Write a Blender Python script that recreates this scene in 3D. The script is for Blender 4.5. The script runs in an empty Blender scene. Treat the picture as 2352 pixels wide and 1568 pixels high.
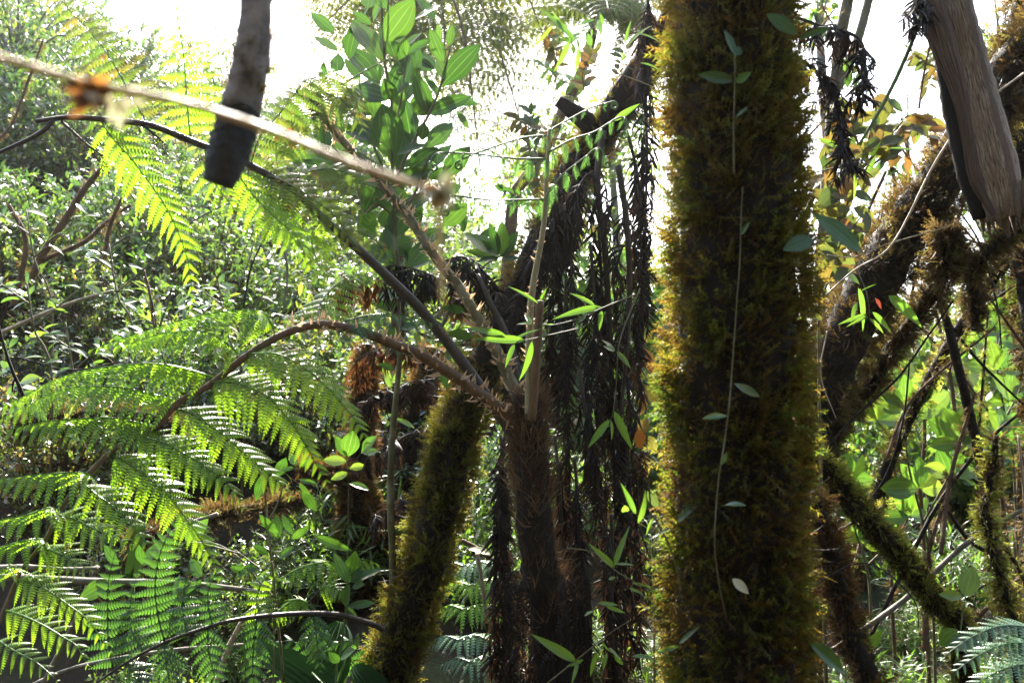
import bpy, math, random
import numpy as np
from mathutils import Vector, Matrix
random.seed(7)
rng = np.random.default_rng(11)
sc = bpy.context.scene
COL = sc.collection

# ------------------------------------------------------------------ camera
CAM_Z, PITCH, FPX = 1.55, math.radians(4.0), 2037.0
cd = bpy.data.cameras.new('camera')
cd.sensor_width = 36.0
cd.lens = 36.0 * FPX / 2352.0
cd.clip_start, cd.clip_end = 0.05, 600.0
cd.dof.use_dof = True
cd.dof.focus_distance = 2.7
cd.dof.aperture_fstop = 6.5
cam = bpy.data.objects.new('camera', cd)
COL.objects.link(cam)
cam.location = (0, 0, CAM_Z)
cam.rotation_euler = (math.pi / 2 + PITCH, 0, 0)
sc.camera = cam

# ------------------------------------------------------------------ world, sun, exposure
SUN_AZ, SUN_EL = math.radians(-9.0), math.radians(47.0)      # azimuth from +Y towards +X
world = bpy.data.worlds.new('World')
sc.world = world
world.use_nodes = True
wn = world.node_tree.nodes
bg = wn['Background']
sky = wn.new('ShaderNodeTexSky')
sky.sky_type = 'NISHITA'
sky.sun_disc = False
sky.sun_elevation = SUN_EL
sky.sun_rotation = SUN_AZ
sky.air_density = 1.0
sky.dust_density = 4.0
sky.ozone_density = 1.0
world.node_tree.links.new(sky.outputs[0], bg.inputs[0])
bg.inputs[1].default_value = 0.10
sd = bpy.data.lights.new('sun', 'SUN')
sd.energy = 5.0
sd.angle = math.radians(0.5)
sd.color = (1.0, 0.95, 0.86)
sun = bpy.data.objects.new('sun', sd)
COL.objects.link(sun)
SDIR = Vector((math.sin(SUN_AZ) * math.cos(SUN_EL), math.cos(SUN_AZ) * math.cos(SUN_EL), math.sin(SUN_EL)))
sun.rotation_euler = SDIR.to_track_quat('Z', 'Y').to_euler()
sun.location = (0, 0, 12)
vs = sc.view_settings
vs.view_transform = 'Standard'
vs.look = 'None'
vs.exposure = 2.85
vs.gamma = 1.0
vs.use_curve_mapping = False
sc.render.engine = 'CYCLES'
cy = sc.cycles
cy.use_denoising = True
cy.max_bounces = 8
cy.diffuse_bounces = 3
cy.glossy_bounces = 2
cy.transmission_bounces = 5
cy.transparent_max_bounces = 6
cy.sample_clamp_indirect = 6.0
cy.caustics_reflective = False
cy.caustics_refractive = False

# ------------------------------------------------------------------ small maths
CP, SP = math.cos(PITCH), math.sin(PITCH)
def P(u, v, d):
    "point in the place seen at (u, v) of a 2352 x 1568 picture, d metres ahead"
    x, y = (u - 1176.0) / FPX, (784.0 - v) / FPX
    return np.array([d * x, d * (CP - y * SP), CAM_Z + d * (SP + y * CP)])
def PX(l, d=None):
    return np.array([P(*(p if len(p) == 3 else (p[0], p[1], d))) for p in l])
def PL(l, d0, d1):
    "points along a path whose distance runs from d0 to d1"
    n = len(l)
    return np.array([P(p[0], p[1], d0 + (d1 - d0) * i / (n - 1)) for i, p in enumerate(l)])
def nz(a):
    a = np.asarray(a, float)
    return a / np.maximum(np.linalg.norm(a, axis=-1, keepdims=True), 1e-9)
def resample(q, n, extra=None):
    q = np.asarray(q, float)
    s = np.concatenate([[0], np.cumsum(np.linalg.norm(np.diff(q, axis=0), axis=1))])
    t = np.linspace(0, s[-1], n)
    return np.stack([np.interp(t, s, q[:, k]) for k in range(q.shape[1])], 1)
def spline(pts, n=40):
    p = np.asarray(pts, float)
    if len(p) < 3:
        return resample(p, n)
    e = np.vstack([2 * p[0] - p[1], p, 2 * p[-1] - p[-2]])
    out = []
    t = np.linspace(0, 1, 10, endpoint=False)[:, None]
    for i in range(1, len(e) - 2):
        a, b, c, d = e[i - 1], e[i], e[i + 1], e[i + 2]
        out.append(.5 * (2 * b + (c - a) * t + (2 * a - 5 * b + 4 * c - d) * t ** 2 + (3 * b - a - 3 * c + d) * t ** 3))
    return resample(np.vstack(out + [p[-1:]]), n)
def lump(x, y, z=0.0, k=0):
    "cheap smooth noise in about -1..1"
    return (np.sin(1.7 * x + 2.1 * y + .3 * z + k) + np.sin(3.1 * x - 2.7 * y + 1.9 * z + 2.3 * k)
            + np.sin(-2.3 * x + 4.3 * y - 3.7 * z + 1.1 * k) + .6 * np.sin(7.1 * x + 5.3 * y + 6.1 * z + k)) / 3.6

# ------------------------------------------------------------------ mesh building
class Geo:
    def __init__(s):
        s.v, s.f3, s.f4, s.tint, s.uv, s.n = [], [], [], [], [], 0
    def add(s, V, tris=None, quads=None, tint=.5, uv=None):
        V = np.asarray(V, float).reshape(-1, 3)
        k = len(V)
        s.v.append(V)
        if tris is not None and len(tris):
            s.f3.append(np.asarray(tris, int) + s.n)
        if quads is not None and len(quads):
            s.f4.append(np.asarray(quads, int) + s.n)
        s.tint.append(np.broadcast_to(np.asarray(tint, float), (k,)))
        s.uv.append(np.zeros((k, 2)) if uv is None else np.asarray(uv, float))
        s.n += k
        return s
    def many(s, tpl, M, pos, tint):
        "copies of a template: M (k,3,3) columns are the axes, pos (k,3), tint (k,)"
        V, T, Q, UV = tpl
        k, m = len(pos), len(V)
        W = np.einsum('kij,mj->kmi', M, V) + pos[:, None, :]
        off = (np.arange(k) * m)[:, None, None]
        s.add(W.reshape(-1, 3), (T[None] + off).reshape(-1, 3) if len(T) else None,
              (Q[None] + off).reshape(-1, 4) if len(Q) else None, np.repeat(tint, m),
              np.tile(UV, (k, 1)) if UV is not None else None)
    def mesh(s, name, mat, origin=(0, 0, 0), smooth=True):
        me = bpy.data.meshes.new(name)
        V = np.vstack(s.v) - np.asarray(origin, float)
        f3 = np.vstack(s.f3) if s.f3 else np.zeros((0, 3), int)
        f4 = np.vstack(s.f4) if s.f4 else np.zeros((0, 4), int)
        idx = np.concatenate([f3.ravel(), f4.ravel()]).astype(np.int32)
        n3, n4 = len(f3), len(f4)
        start = np.concatenate([np.arange(n3) * 3, n3 * 3 + np.arange(n4) * 4]).astype(np.int32)
        me.vertices.add(len(V))
        me.vertices.foreach_set('co', V.astype(np.float32).ravel())
        me.loops.add(len(idx))
        me.loops.foreach_set('vertex_index', idx)
        me.polygons.add(n3 + n4)
        me.polygons.foreach_set('loop_start', start)
        me.update(calc_edges=True)
        me.polygons.foreach_set('use_smooth', np.full(n3 + n4, bool(smooth)))
        a = me.attributes.new('tint', 'FLOAT', 'POINT')
        a.data.foreach_set('value', np.concatenate(s.tint).astype(np.float32))
        uv = me.uv_layers.new(name='UVMap')
        uv.data.foreach_set('uv', np.vstack(s.uv)[idx].astype(np.float32).ravel())
        me.materials.append(mat)
        return me

WL = {}
def put(o, parent=None, loc=(0, 0, 0)):
    COL.objects.link(o)
    loc = np.asarray(loc, float)
    WL[o.name] = loc
    if parent is not None:
        o.parent = parent
        o.location = loc - WL[parent.name]
    else:
        o.location = loc
    return o
def tag(o, label=None, cat=None, group=None, kind=None):
    for k, v in (('label', label), ('category', cat), ('group', group), ('kind', kind)):
        if v:
            o[k] = v
    return o
def thing(name, loc, label, cat, group=None):
    return tag(put(bpy.data.objects.new(name, None), None, loc), label, cat, group)
def part(name, geo, mat, parent, kind=None, smooth=True, label=None):
    org = WL[parent.name]
    o = bpy.data.objects.new(name, geo.mesh(name, mat, org, smooth))
    put(o, parent, org)
    return tag(o, label, None, None, kind)
def solo(name, geo, mat, loc, label, cat, group=None, kind=None, smooth=True):
    o = bpy.data.objects.new(name, geo.mesh(name, mat, loc, smooth))
    put(o, None, loc)
    return tag(o, label, cat, group, kind)
def copy_tree(o, parent=None):
    c = o.copy()
    COL.objects.link(c)
    c.parent = parent
    for ch in [x for x in bpy.data.objects if x.parent == o]:
        copy_tree(ch, c)
    return c

def tube(geo, pts, rad, sides=8, rough=0.0, tint=.5, cap=True, flat=1.0, k=0):
    pts = np.asarray(pts, float)
    n = len(pts)
    rad = np.interp(np.linspace(0, 1, n), np.linspace(0, 1, len(np.atleast_1d(rad))), np.atleast_1d(rad))
    T = nz(np.gradient(pts, axis=0))
    ref = np.array([0, -1.0, 0]) if abs(T[0, 1]) < .9 else np.array([0, 0, 1.0])
    N = np.zeros_like(T)
    r = ref
    for i in range(n):
        r = r - T[i] * np.dot(r, T[i])
        r = r / (np.linalg.norm(r) + 1e-9)
        N[i] = r
    B = np.cross(T, N)
    a = np.linspace(0, 2 * math.pi, sides, endpoint=False)
    R = np.repeat(rad[:, None], sides, 1)
    if rough:
        ss = np.arange(n)[:, None] * .55
        R = R * (1 + rough * lump(np.cos(a)[None] * 1.6 + ss, np.sin(a)[None] * 1.6, ss * .6, k))
    V = pts[:, None] + R[..., None] * (N[:, None] * np.cos(a)[None, :, None] + flat * B[:, None] * np.sin(a)[None, :, None])
    i = np.arange(n - 1)[:, None] * sides
    j = np.arange(sides)[None]
    jn = (j + 1) % sides
    Q = np.stack([i + j, i + jn, i + sides + jn, i + sides + j], -1).reshape(-1, 4)
    uv = np.stack(np.broadcast_arrays(np.linspace(0, 1, n)[:, None], (np.arange(sides) / sides)[None]), -1).reshape(-1, 2)
    V = V.reshape(-1, 3)
    tris = []
    if cap:
        c0, c1 = len(V), len(V) + 1
        V = np.vstack([V, pts[:1], pts[-1:]])
        uv = np.vstack([uv, [[0, .5], [1, .5]]])
        for q in range(sides):
            tris.append((c0, (q + 1) % sides, q))
            tris.append((c1, (n - 1) * sides + q, (n - 1) * sides + (q + 1) % sides))
    geo.add(V, tris, Q, tint, uv)
    return T, N, B

NOT = np.zeros((0, 3), int)
NOQ = np.zeros((0, 4), int)
def leaf_tpl(nx=6, width=.4, peak=.45, fold=.12, curl=.15, tipw=1.0, cols=2, wave=0.0):
    "a leaf along +X of length 1 with its upper face towards +Z"
    c = np.linspace(-1, 1, 2 * cols + 1)
    t = np.linspace(0, 1, nx + 1)
    a = math.log(.5) / math.log(peak)
    h = np.sin(math.pi * np.clip(t, 0, 1) ** a) ** .85 * width / 2
    h = h * (1 - .25 * (tipw - 1) * t)
    h[0] = h[-1] = .004
    X = t[:, None] + 0 * c[None]
    Y = h[:, None] * c[None]
    Z = fold * np.abs(Y) - curl * (X ** 2) * .5 + wave * np.sin(X * 17 + c[None] * 2) * np.abs(c)[None] * .05
    V = np.stack([X, Y, Z], -1).reshape(-1, 3)
    m = len(c)
    Q = [(i * m + j, i * m + j + 1, (i + 1) * m + j + 1, (i + 1) * m + j) for i in range(nx) for j in range(m - 1)]
    Q = [(q[0], q[3], q[2], q[1]) for q in Q]
    uv = np.stack([X, (c[None] * .5 + .5) + 0 * X], -1).reshape(-1, 2)
    return V, NOT, np.array(Q), uv
def tpl_mesh(name, tpl, mat):
    g = Geo()
    g.add(tpl[0], tpl[1], tpl[2], .5, tpl[3])
    return g.mesh(name, mat)
def frame(D, N):
    "axes (k,3,3): x along D, z near N"
    D = nz(D)
    W = nz(np.cross(N, D))
    U = np.cross(D, W)
    return np.stack([D, W, U], -1)
def leaf_at(name, me, base, tip, nrm, parent, wide=1.0):
    base, tip = np.asarray(base, float), np.asarray(tip, float)
    L = float(np.linalg.norm(tip - base))
    M = frame(tip - base, np.asarray(nrm, float))
    o = bpy.data.objects.new(name, me)
    put(o, parent, base)
    o.rotation_euler = Matrix(M.tolist()).to_euler()
    o.scale = (L, L * wide, L)
    return o

def pinnule_tpl(n=14, sl=.05, gap=.17, lo=False):
    V, T = [], []
    for k in range(n):
        x0, x1 = k / n, (k + 1) / n
        xm = .5 * (x0 + x1)
        w = min(1.0, .72 + xm * 2.2) * (1 - xm) ** .62
        if k >= n - 2:
            w *= .6
        for s in (1, -1):
            b = len(V)
            g = gap / n
            V += [(x0 + g * .5, 0, 0), (x1 - g * .5, 0, 0), (x1 + sl * .6 - g, s * w * .72, -.06 * w), (xm + sl, s * w, -.34 * w), (x0 + sl * .6 + g, s * w * .72, -.10 * w)]
            if lo:
                f = [(b, b + 1, b + 3)]
            else:
                f = [(b, b + 1, b + 2), (b, b + 2, b + 4), (b + 4, b + 2, b + 3)]
            T += f if s > 0 else [x[::-1] for x in f]
    V = np.array(V, float)
    uv = np.stack([V[:, 0], V[:, 1] * .5 + .5], 1)
    return V, np.array(T), NOQ, uv
PIN = pinnule_tpl(12)
PIN_MID = pinnule_tpl(9)
PIN_LO = pinnule_tpl(6, lo=True)
def shrivel_tpl():
    "a shrivelled pinnule: a solid narrow strip, rolled under"
    t = np.linspace(0, 1, 6)
    w = np.array([.35, .9, 1, .8, .5, .03])
    V = np.concatenate([np.stack([t, w, -.7 * w], 1), np.stack([t, 0 * t, 0 * t], 1), np.stack([t, -w, -.7 * w], 1)])
    T = []
    for i in range(5):
        for a, b in ((0, 6), (6, 12)):
            T += [(a + i, a + i + 1, b + i + 1), (a + i, b + i + 1, b + i)]
    return V, np.array(T), NOQ, np.stack([V[:, 0], V[:, 1] * .5 + .5], 1)
PIN_DEAD = shrivel_tpl()

def pinna(geo, path, up, L, n, width=.28, roof=.45, droop=.5, ang=74, tpl=None, fall=.6, side=(1.0, 1.0), axis=.0022, tint=.5, skip=0.0, rough=.06, start=.05, base=.7, axis_geo=None):
    "one pinna: an axis with a pair of toothed pinnules at each of n places"
    tpl = tpl or PIN
    q = spline(path, 60)
    Tn = nz(np.gradient(q, axis=0))
    sp = np.linspace(start, .992, n)
    idx = sp * 59
    def at(a):
        i0 = np.clip(idx.astype(int), 0, 58)
        f = (idx - i0)[:, None]
        return a[i0] * (1 - f) + a[i0 + 1] * f
    B, T = at(q), nz(at(Tn))
    up = np.broadcast_to(np.asarray(up, float), (n, 3))
    S = nz(np.cross(T, up))
    U = nz(np.cross(S, T))
    prof = np.minimum(1.0, base + sp * 2.0) * np.maximum(.04, 1 - sp) ** fall
    G = nz(-.55 * U + np.array([0, 0, -.55]))
    for sgn, sc_ in ((1, side[0]), (-1, side[1])):
        if sc_ <= 0:
            continue
        keep = rng.random(n) >= skip
        A = np.radians(ang - 22 * sp + rng.normal(0, 3 + 40 * rough, n))[:, None]
        Lp = (L * prof * sc_ * (1 + rng.normal(0, rough, n)))[:, None]
        D = nz(np.cos(A) * T + np.sin(A) * sgn * S + (roof + rng.normal(0, rough, n)[:, None]) * G)
        W = nz(T - (T * D).sum(1, keepdims=True) * D)
        N = np.cross(D, W)
        N = N * np.sign((N * U).sum(1, keepdims=True) + 1e-6)
        wd = np.minimum(width, (np.linalg.norm(np.diff(q, axis=0), axis=1).sum() / n) * .60 / np.maximum(Lp, 1e-4) + .02)
        V = tpl[0]
        dr = (droop * (1 + rng.normal(0, .25, n)))[:, None, None]
        X, Y, Z = V[None, :, 0:1], V[None, :, 1:2], V[None, :, 2:3]
        W3 = B[:, None] + Lp[:, None] * (X * D[:, None] + .5 * dr * X ** 2 * G[:, None] + wd[:, None] * Y * W[:, None] + wd[:, None] * Z * N[:, None])
        W3 = W3[keep]
        k, m = len(W3), len(V)
        off = (np.arange(k) * m)[:, None, None]
        tt = np.clip(tint + rng.normal(0, .17, k), 0, 1)
        geo.add(W3.reshape(-1, 3), (tpl[1][None] + off).reshape(-1, 3), None, np.repeat(tt, m), np.tile(tpl[3], (k, 1)))
    if axis:
        tube(axis_geo or geo, q[::3], [axis, axis * .35], 4, tint=.02)

def sprig_tpl(n=7, w=.15, bend=.35):
    "a moss sprig of length 1 along +X"
    V, T = [], []
    def z(x):
        return bend * .5 * x * x
    for pl in range(2):
        a = [(0, 0, 0), (1, 0, z(1)), (.5, .03, z(.5))]
        b = len(V)
        if pl == 0:
            V += a
            T += [(b, b + 1, b + 2)]
    for k in range(n):
        x = .12 + .86 * k / n
        for j in range(3):
            th = j * 2.094 + k * 1.1
            wl = w * (1.15 - .55 * x) * (1 + .2 * ((k * 7 + j * 3) % 3 - 1))
            cy_, sz = math.cos(th), math.sin(th)
            b = len(V)
            V += [(x - .035, 0, z(x)), (x + .045, 0, z(x)), (x + .13, cy_ * wl, z(x) + sz * wl)]
            T += [(b, b + 1, b + 2)]
    V = np.array(V)
    return V, np.array(T), NOQ, None
SPRIG = sprig_tpl()
SPRIG_LO = sprig_tpl(4, .2)
def strand_tpl(n=3, w=.02, bend=.6):
    t = np.linspace(0, 1, n + 1)
    V = np.concatenate([np.stack([t, w * (1.02 - t), .5 * bend * t * t], 1), np.stack([t, -w * (1.02 - t), .5 * bend * t * t], 1)])
    Q = np.array([(i, i + 1, n + 2 + i, n + 1 + i) for i in range(n)])
    return V, NOT, Q, None
STRAND = strand_tpl()

def moss(geo, path, rad, n, length, tpl=None, lift=.15, spread=.45, hang=0.0, k=0, clump=.6, thick=1.0, flat=1.0, upside=0.0, per=6, tight=.35):
    tpl = tpl or SPRIG
    n = max(4, n // per)
    q = spline(path, 120)
    rr = np.interp(np.linspace(0, 1, 120), np.linspace(0, 1, len(np.atleast_1d(rad))), np.atleast_1d(rad))
    T = nz(np.gradient(q, axis=0))
    m = int(n * 1.6)
    s = rng.random(m) * 118.9
    th = rng.random(m) * 2 * math.pi
    i = s.astype(int)
    f = (s - i)[:, None]
    c = q[i] * (1 - f) + q[i + 1] * f
    t = T[i]
    ref = nz(np.cross(t, np.array([0, 1.0, .02])))
    oth = np.cross(t, ref)
    nor = np.cos(th)[:, None] * ref + flat * np.sin(th)[:, None] * oth
    L_tot = np.linalg.norm(np.diff(q, axis=0), axis=1).sum()
    sc_ = s / 119 * L_tot / max(rr.mean(), .01)
    nv = lump(np.cos(th) * 1.3 + sc_ * .9, np.sin(th) * 1.3 + sc_ * .33, sc_ * .7, k)
    keep = rng.random(m) < np.clip(.62 + clump * nv, .12, 1)
    if upside:
        keep &= rng.random(m) < np.clip(.5 + upside * nor[:, 2], .15, 1)
    c, nor, t, nv, i = c[keep], nor[keep], t[keep], nv[keep], i[keep]
    kk = len(c)
    pos = c + nor * (rr[i][:, None] * .93)
    D = nz(nor + rng.normal(0, spread * .6, (kk, 3)) + np.array([0, 0, lift]) + np.array([0, 0, -1.0]) * (hang * rng.random(kk))[:, None])
    big_ = .6 + .8 * rng.random(kk)
    tone = rng.normal(0, .17, kk)
    rep = np.repeat(np.arange(kk), per)
    pos, D, nv, tone, nor = pos[rep], D[rep], nv[rep] , tone[rep], nor[rep]
    kk = len(rep)
    off = rng.normal(0, 1, (kk, 3))
    off -= (off * nor).sum(1, keepdims=True) * nor
    pos = pos + off * length * .16
    D = nz(D + off * tight)
    Lk = length * (.45 + .55 * rng.random(kk)) * (1 + .4 * nv) * big_[rep]
    up = nz(np.array([0, 0, 1.0]) + rng.normal(0, .5, (kk, 3)))
    M = frame(D, up) * Lk[:, None, None]
    M[:, :, 1:] *= thick
    tint = np.clip(.5 + .3 * nv + tone + rng.normal(0, .07, kk), 0, 1)
    geo.many(tpl, M, pos, tint)

# ------------------------------------------------------------------ materials
def new_mat(name):
    m = bpy.data.materials.new(name)
    m.use_nodes = True
    nt = m.node_tree
    nt.nodes.clear()
    return m, nt, nt.nodes.new, nt.links.new
def ramp_node(nt, cols):
    r = nt.nodes.new('ShaderNodeValToRGB')
    e = r.color_ramp.elements
    while len(e) < len(cols):
        e.new(.5)
    for i, (p, c) in enumerate(cols):
        e[i].position = p
        e[i].color = (*c, 1)
    return r
def vary(nt, N, Lk, obj_amt=.5):
    "a 0..1 value that differs by piece (tint) and by object"
    at = N('ShaderNodeAttribute')
    at.attribute_name = 'tint'
    oi = N('ShaderNodeObjectInfo')
    m1 = N('ShaderNodeMath'); m1.operation = 'SUBTRACT'; m1.inputs[1].default_value = .5
    Lk(oi.outputs['Random'], m1.inputs[0])
    m2 = N('ShaderNodeMath'); m2.operation = 'MULTIPLY_ADD'; m2.inputs[1].default_value = obj_amt; m2.use_clamp = True
    Lk(m1.outputs[0], m2.inputs[0])
    Lk(at.outputs['Fac'], m2.inputs[2])
    return m2.outputs[0]
def leaf_mat(name, ramp, tramp, mix=.5, rough=.35, spec=.6, obj_amt=.5, veins=0, vein_col=(.25, .35, .08), spots=0.0, spot_col=(.12, .06, .01), bump=.0, scale=30.0):
    m, nt, N, Lk = new_mat(name)
    v = vary(nt, N, Lk, obj_amt)
    c1, c2 = ramp_node(nt, ramp), ramp_node(nt, tramp)
    Lk(v, c1.inputs[0]); Lk(v, c2.inputs[0])
    a, b = c1.outputs[0], c2.outputs[0]
    def blend(src, fac, col, amt=1.0):
        x = N('ShaderNodeMix'); x.data_type = 'RGBA'
        Lk(fac, x.inputs[0]); Lk(src, x.inputs[6]); x.inputs[7].default_value = (*col, 1)
        return x.outputs[2]
    tc = N('ShaderNodeTexCoord')
    normal = None
    if veins:
        sx = N('ShaderNodeSeparateXYZ'); Lk(tc.outputs['UV'], sx.inputs[0])
        w = N('ShaderNodeMath'); w.operation = 'MULTIPLY_ADD'; w.inputs[1].default_value = 2; w.inputs[2].default_value = -1
        Lk(sx.outputs[1], w.inputs[0])
        ab = N('ShaderNodeMath'); ab.operation = 'ABSOLUTE'; Lk(w.outputs[0], ab.inputs[0])
        cur = None
        for pos, wd in ((0, .045), (.52, .03), (.86, .015))[:veins]:
            d = N('ShaderNodeMath'); d.operation = 'SUBTRACT'; d.inputs[1].default_value = pos; Lk(ab.outputs[0], d.inputs[0])
            d2 = N('ShaderNodeMath'); d2.operation = 'ABSOLUTE'; Lk(d.outputs[0], d2.inputs[0])
            l = N('ShaderNodeMapRange'); l.inputs[1].default_value = wd * .4; l.inputs[2].default_value = wd; l.inputs[3].default_value = 1; l.inputs[4].default_value = 0
            Lk(d2.outputs[0], l.inputs[0])
            if cur is None:
                cur = l.outputs[0]
            else:
                mx = N('ShaderNodeMath'); mx.operation = 'MAXIMUM'; Lk(cur, mx.inputs[0]); Lk(l.outputs[0], mx.inputs[1]); cur = mx.outputs[0]
        hv = N('ShaderNodeMath'); hv.operation = 'MULTIPLY'; hv.inputs[1].default_value = .4; Lk(cur, hv.inputs[0])
        a, b = blend(a, hv.outputs[0], vein_col), blend(b, hv.outputs[0], [min(1, 1.6 * q) for q in vein_col])
        wv = N('ShaderNodeTexWave'); wv.inputs['Scale'].default_value = 11; wv.inputs['Distortion'].default_value = 1.5
        Lk(tc.outputs['UV'], wv.inputs[0])
        bp = N('ShaderNodeBump'); bp.inputs['Strength'].default_value = .25; bp.inputs['Distance'].default_value = .01
        Lk(wv.outputs[0], bp.inputs['Height']); normal = bp.outputs[0]
    if spots:
        no = N('ShaderNodeTexNoise'); no.inputs['Scale'].default_value = scale; no.inputs['Detail'].default_value = 3
        Lk(tc.outputs['Object'], no.inputs[0])
        mr = N('ShaderNodeMapRange'); mr.inputs[1].default_value = .68 - .1 * spots; mr.inputs[2].default_value = .74 - .1 * spots
        Lk(no.outputs[0], mr.inputs[0])
        a, b = blend(a, mr.outputs[0], spot_col), blend(b, mr.outputs[0], spot_col)
    p = N('ShaderNodeBsdfPrincipled')
    p.inputs['Roughness'].default_value = rough
    p.inputs['Specular IOR Level'].default_value = spec
    Lk(a, p.inputs['Base Color'])
    tr = N('ShaderNodeBsdfTranslucent'); Lk(b, tr.inputs[0])
    if normal is not None:
        Lk(normal, p.inputs['Normal'])
    mx = N('ShaderNodeMixShader'); mx.inputs[0].default_value = mix
    Lk(p.outputs[0], mx.inputs[1]); Lk(tr.outputs[0], mx.inputs[2])
    o = N('ShaderNodeOutputMaterial'); Lk(mx.outputs[0], o.inputs[0])
    return m
def bark_mat(name, c1, c2, scale=18.0, rough=.85, bump=.5, stretch=(1, 1, .25), patch=None, dist=.01, coord='Object', lo=.3, hi=.7):
    m, nt, N, Lk = new_mat(name)
    tc = N('ShaderNodeTexCoord')
    mp = N('ShaderNodeMapping'); mp.inputs['Scale'].default_value = stretch
    Lk(tc.outputs[coord], mp.inputs[0])
    n1 = N('ShaderNodeTexNoise'); n1.inputs['Scale'].default_value = scale; n1.inputs['Detail'].default_value = 8; n1.inputs['Roughness'].default_value = .65
    Lk(mp.outputs[0], n1.inputs[0])
    r = ramp_node(nt, [(lo, c1), (hi, c2)])
    Lk(n1.outputs[0], r.inputs[0])
    col = r.outputs[0]
    if patch:
        n2 = N('ShaderNodeTexNoise'); n2.inputs['Scale'].default_value = scale * .35; n2.inputs['Detail'].default_value = 5
        Lk(mp.outputs[0] if coord == 'UV' else tc.outputs['Object'], n2.inputs[0])
        mr = N('ShaderNodeMapRange'); mr.inputs[1].default_value = .52; mr.inputs[2].default_value = .6
        Lk(n2.outputs[0], mr.inputs[0])
        x = N('ShaderNodeMix'); x.data_type = 'RGBA'; Lk(mr.outputs[0], x.inputs[0]); Lk(col, x.inputs[6]); x.inputs[7].default_value = (*patch, 1)
        col = x.outputs[2]
    p = N('ShaderNodeBsdfPrincipled'); p.inputs['Roughness'].default_value = rough; p.inputs['Specular IOR Level'].default_value = .3
    Lk(col, p.inputs['Base Color'])
    b = N('ShaderNodeBump'); b.inputs['Strength'].default_value = bump; b.inputs['Distance'].default_value = dist
    Lk(n1.outputs[0], b.inputs['Height']); Lk(b.outputs[0], p.inputs['Normal'])
    o = N('ShaderNodeOutputMaterial'); Lk(p.outputs[0], o.inputs[0])
    return m

M = {}
M['fern'] = leaf_mat('fern_green', [(0, (.06, .13, .018)), (.5, (.09, .19, .02)), (1, (.13, .23, .025))],
                     [(0, (.15, .30, .009)), (.5, (.24, .42, .012)), (1, (.32, .50, .016))], .60, .36, .7, .25, spots=.15, spot_col=(.10, .09, .02))
M['fern_old'] = leaf_mat('fern_yellowing', [(0, (.055, .10, .018)), (.6, (.10, .15, .02)), (1, (.20, .17, .03))],
                         [(0, (.06, .12, .010)), (.6, (.105, .155, .012)), (1, (.19, .14, .018))], .55, .4, .5, .3, spots=.5, spot_col=(.16, .07, .015))
M['moss_gold'] = leaf_mat('green_gold_moss', [(0, (.015, .007, .003)), (.35, (.022, .015, .004)), (.65, (.025, .025, .005)), (1, (.034, .038, .007))],
                     [(0, (.16, .07, .013)), (.35, (.28, .20, .025)), (.65, (.30, .28, .03)), (1, (.31, .35, .04))], .45, .5, .4, 0)
M['fern_sun'] = leaf_mat('fern_sunlit', [(0, (.06, .10, .02)), (1, (.11, .14, .025))], [(0, (.08, .12, .010)), (.6, (.13, .165, .012)), (1, (.19, .16, .016))], .6, .4, .6, .3)  # sunlit look of the far fronds put into the colour
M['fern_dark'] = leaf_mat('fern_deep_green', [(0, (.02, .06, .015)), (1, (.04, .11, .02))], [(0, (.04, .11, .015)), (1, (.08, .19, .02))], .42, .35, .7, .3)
M['fern_blue'] = leaf_mat('fern_blue_green', [(0, (.04, .09, .05)), (1, (.08, .15, .08))], [(0, (.10, .22, .08)), (1, (.16, .32, .10))], .35, .32, .8, .3)
M['fern_young'] = leaf_mat('fern_young', [(0, (.03, .09, .03)), (1, (.05, .14, .04))], [(0, (.12, .30, .05)), (1, (.2, .42, .06))], .4, .4, .5, .2)
M['dead'] = leaf_mat('dead_frond', [(0, (.005, .0035, .003)), (.6, (.010, .0065, .005)), (1, (.035, .018, .009))],
                     [(0, (.02, .012, .008)), (.7, (.05, .025, .012)), (1, (.18, .07, .02))], .25, .6, .35, .3)
M['rust'] = leaf_mat('rusty_frond', [(0, (.04, .018, .009)), (1, (.12, .055, .018))], [(0, (.10, .038, .012)), (1, (.30, .125, .025))], .5, .6, .3, .3)
M['shrub'] = leaf_mat('melastome_leaf', [(0, (.016, .05, .009)), (.5, (.026, .075, .011)), (1, (.04, .10, .014))],
                      [(0, (.022, .07, .006)), (.5, (.04, .11, .008)), (1, (.08, .17, .012))], .42, .36, .6, .9, veins=2, vein_col=(.16, .28, .05), spots=.2, scale=22)
M['glossy'] = leaf_mat('glossy_leaf', [(0, (.045, .085, .05)), (.5, (.08, .135, .06)), (1, (.14, .19, .045))],
                       [(0, (.06, .15, .02)), (.5, (.13, .26, .025)), (1, (.28, .36, .04))], .34, .20, 1.0, .5)
M['small'] = leaf_mat('small_leaf', [(0, (.04, .07, .045)), (.5, (.075, .115, .06)), (.85, (.14, .16, .045)), (1, (.18, .11, .04))],
                      [(0, (.06, .13, .02)), (.5, (.14, .24, .028)), (.85, (.30, .33, .04)), (1, (.32, .17, .03))], .36, .22, 1.0, .6)
M['lime'] = leaf_mat('lime_leaf', [(0, (.05, .11, .02)), (.5, (.08, .17, .025)), (1, (.14, .20, .03))],
                     [(0, (.05, .14, .010)), (.5, (.10, .21, .014)), (1, (.22, .30, .025))], .46, .28, .8, .8, veins=2, vein_col=(.22, .32, .08), spots=.2, scale=14)
M['bamboo'] = leaf_mat('bamboo_leaf', [(0, (.04, .09, .02)), (1, (.09, .16, .03))], [(0, (.08, .20, .012)), (1, (.17, .29, .02))], .48, .31, .8, .6, veins=1, vein_col=(.2, .3, .08), spots=.25, scale=60)
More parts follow.
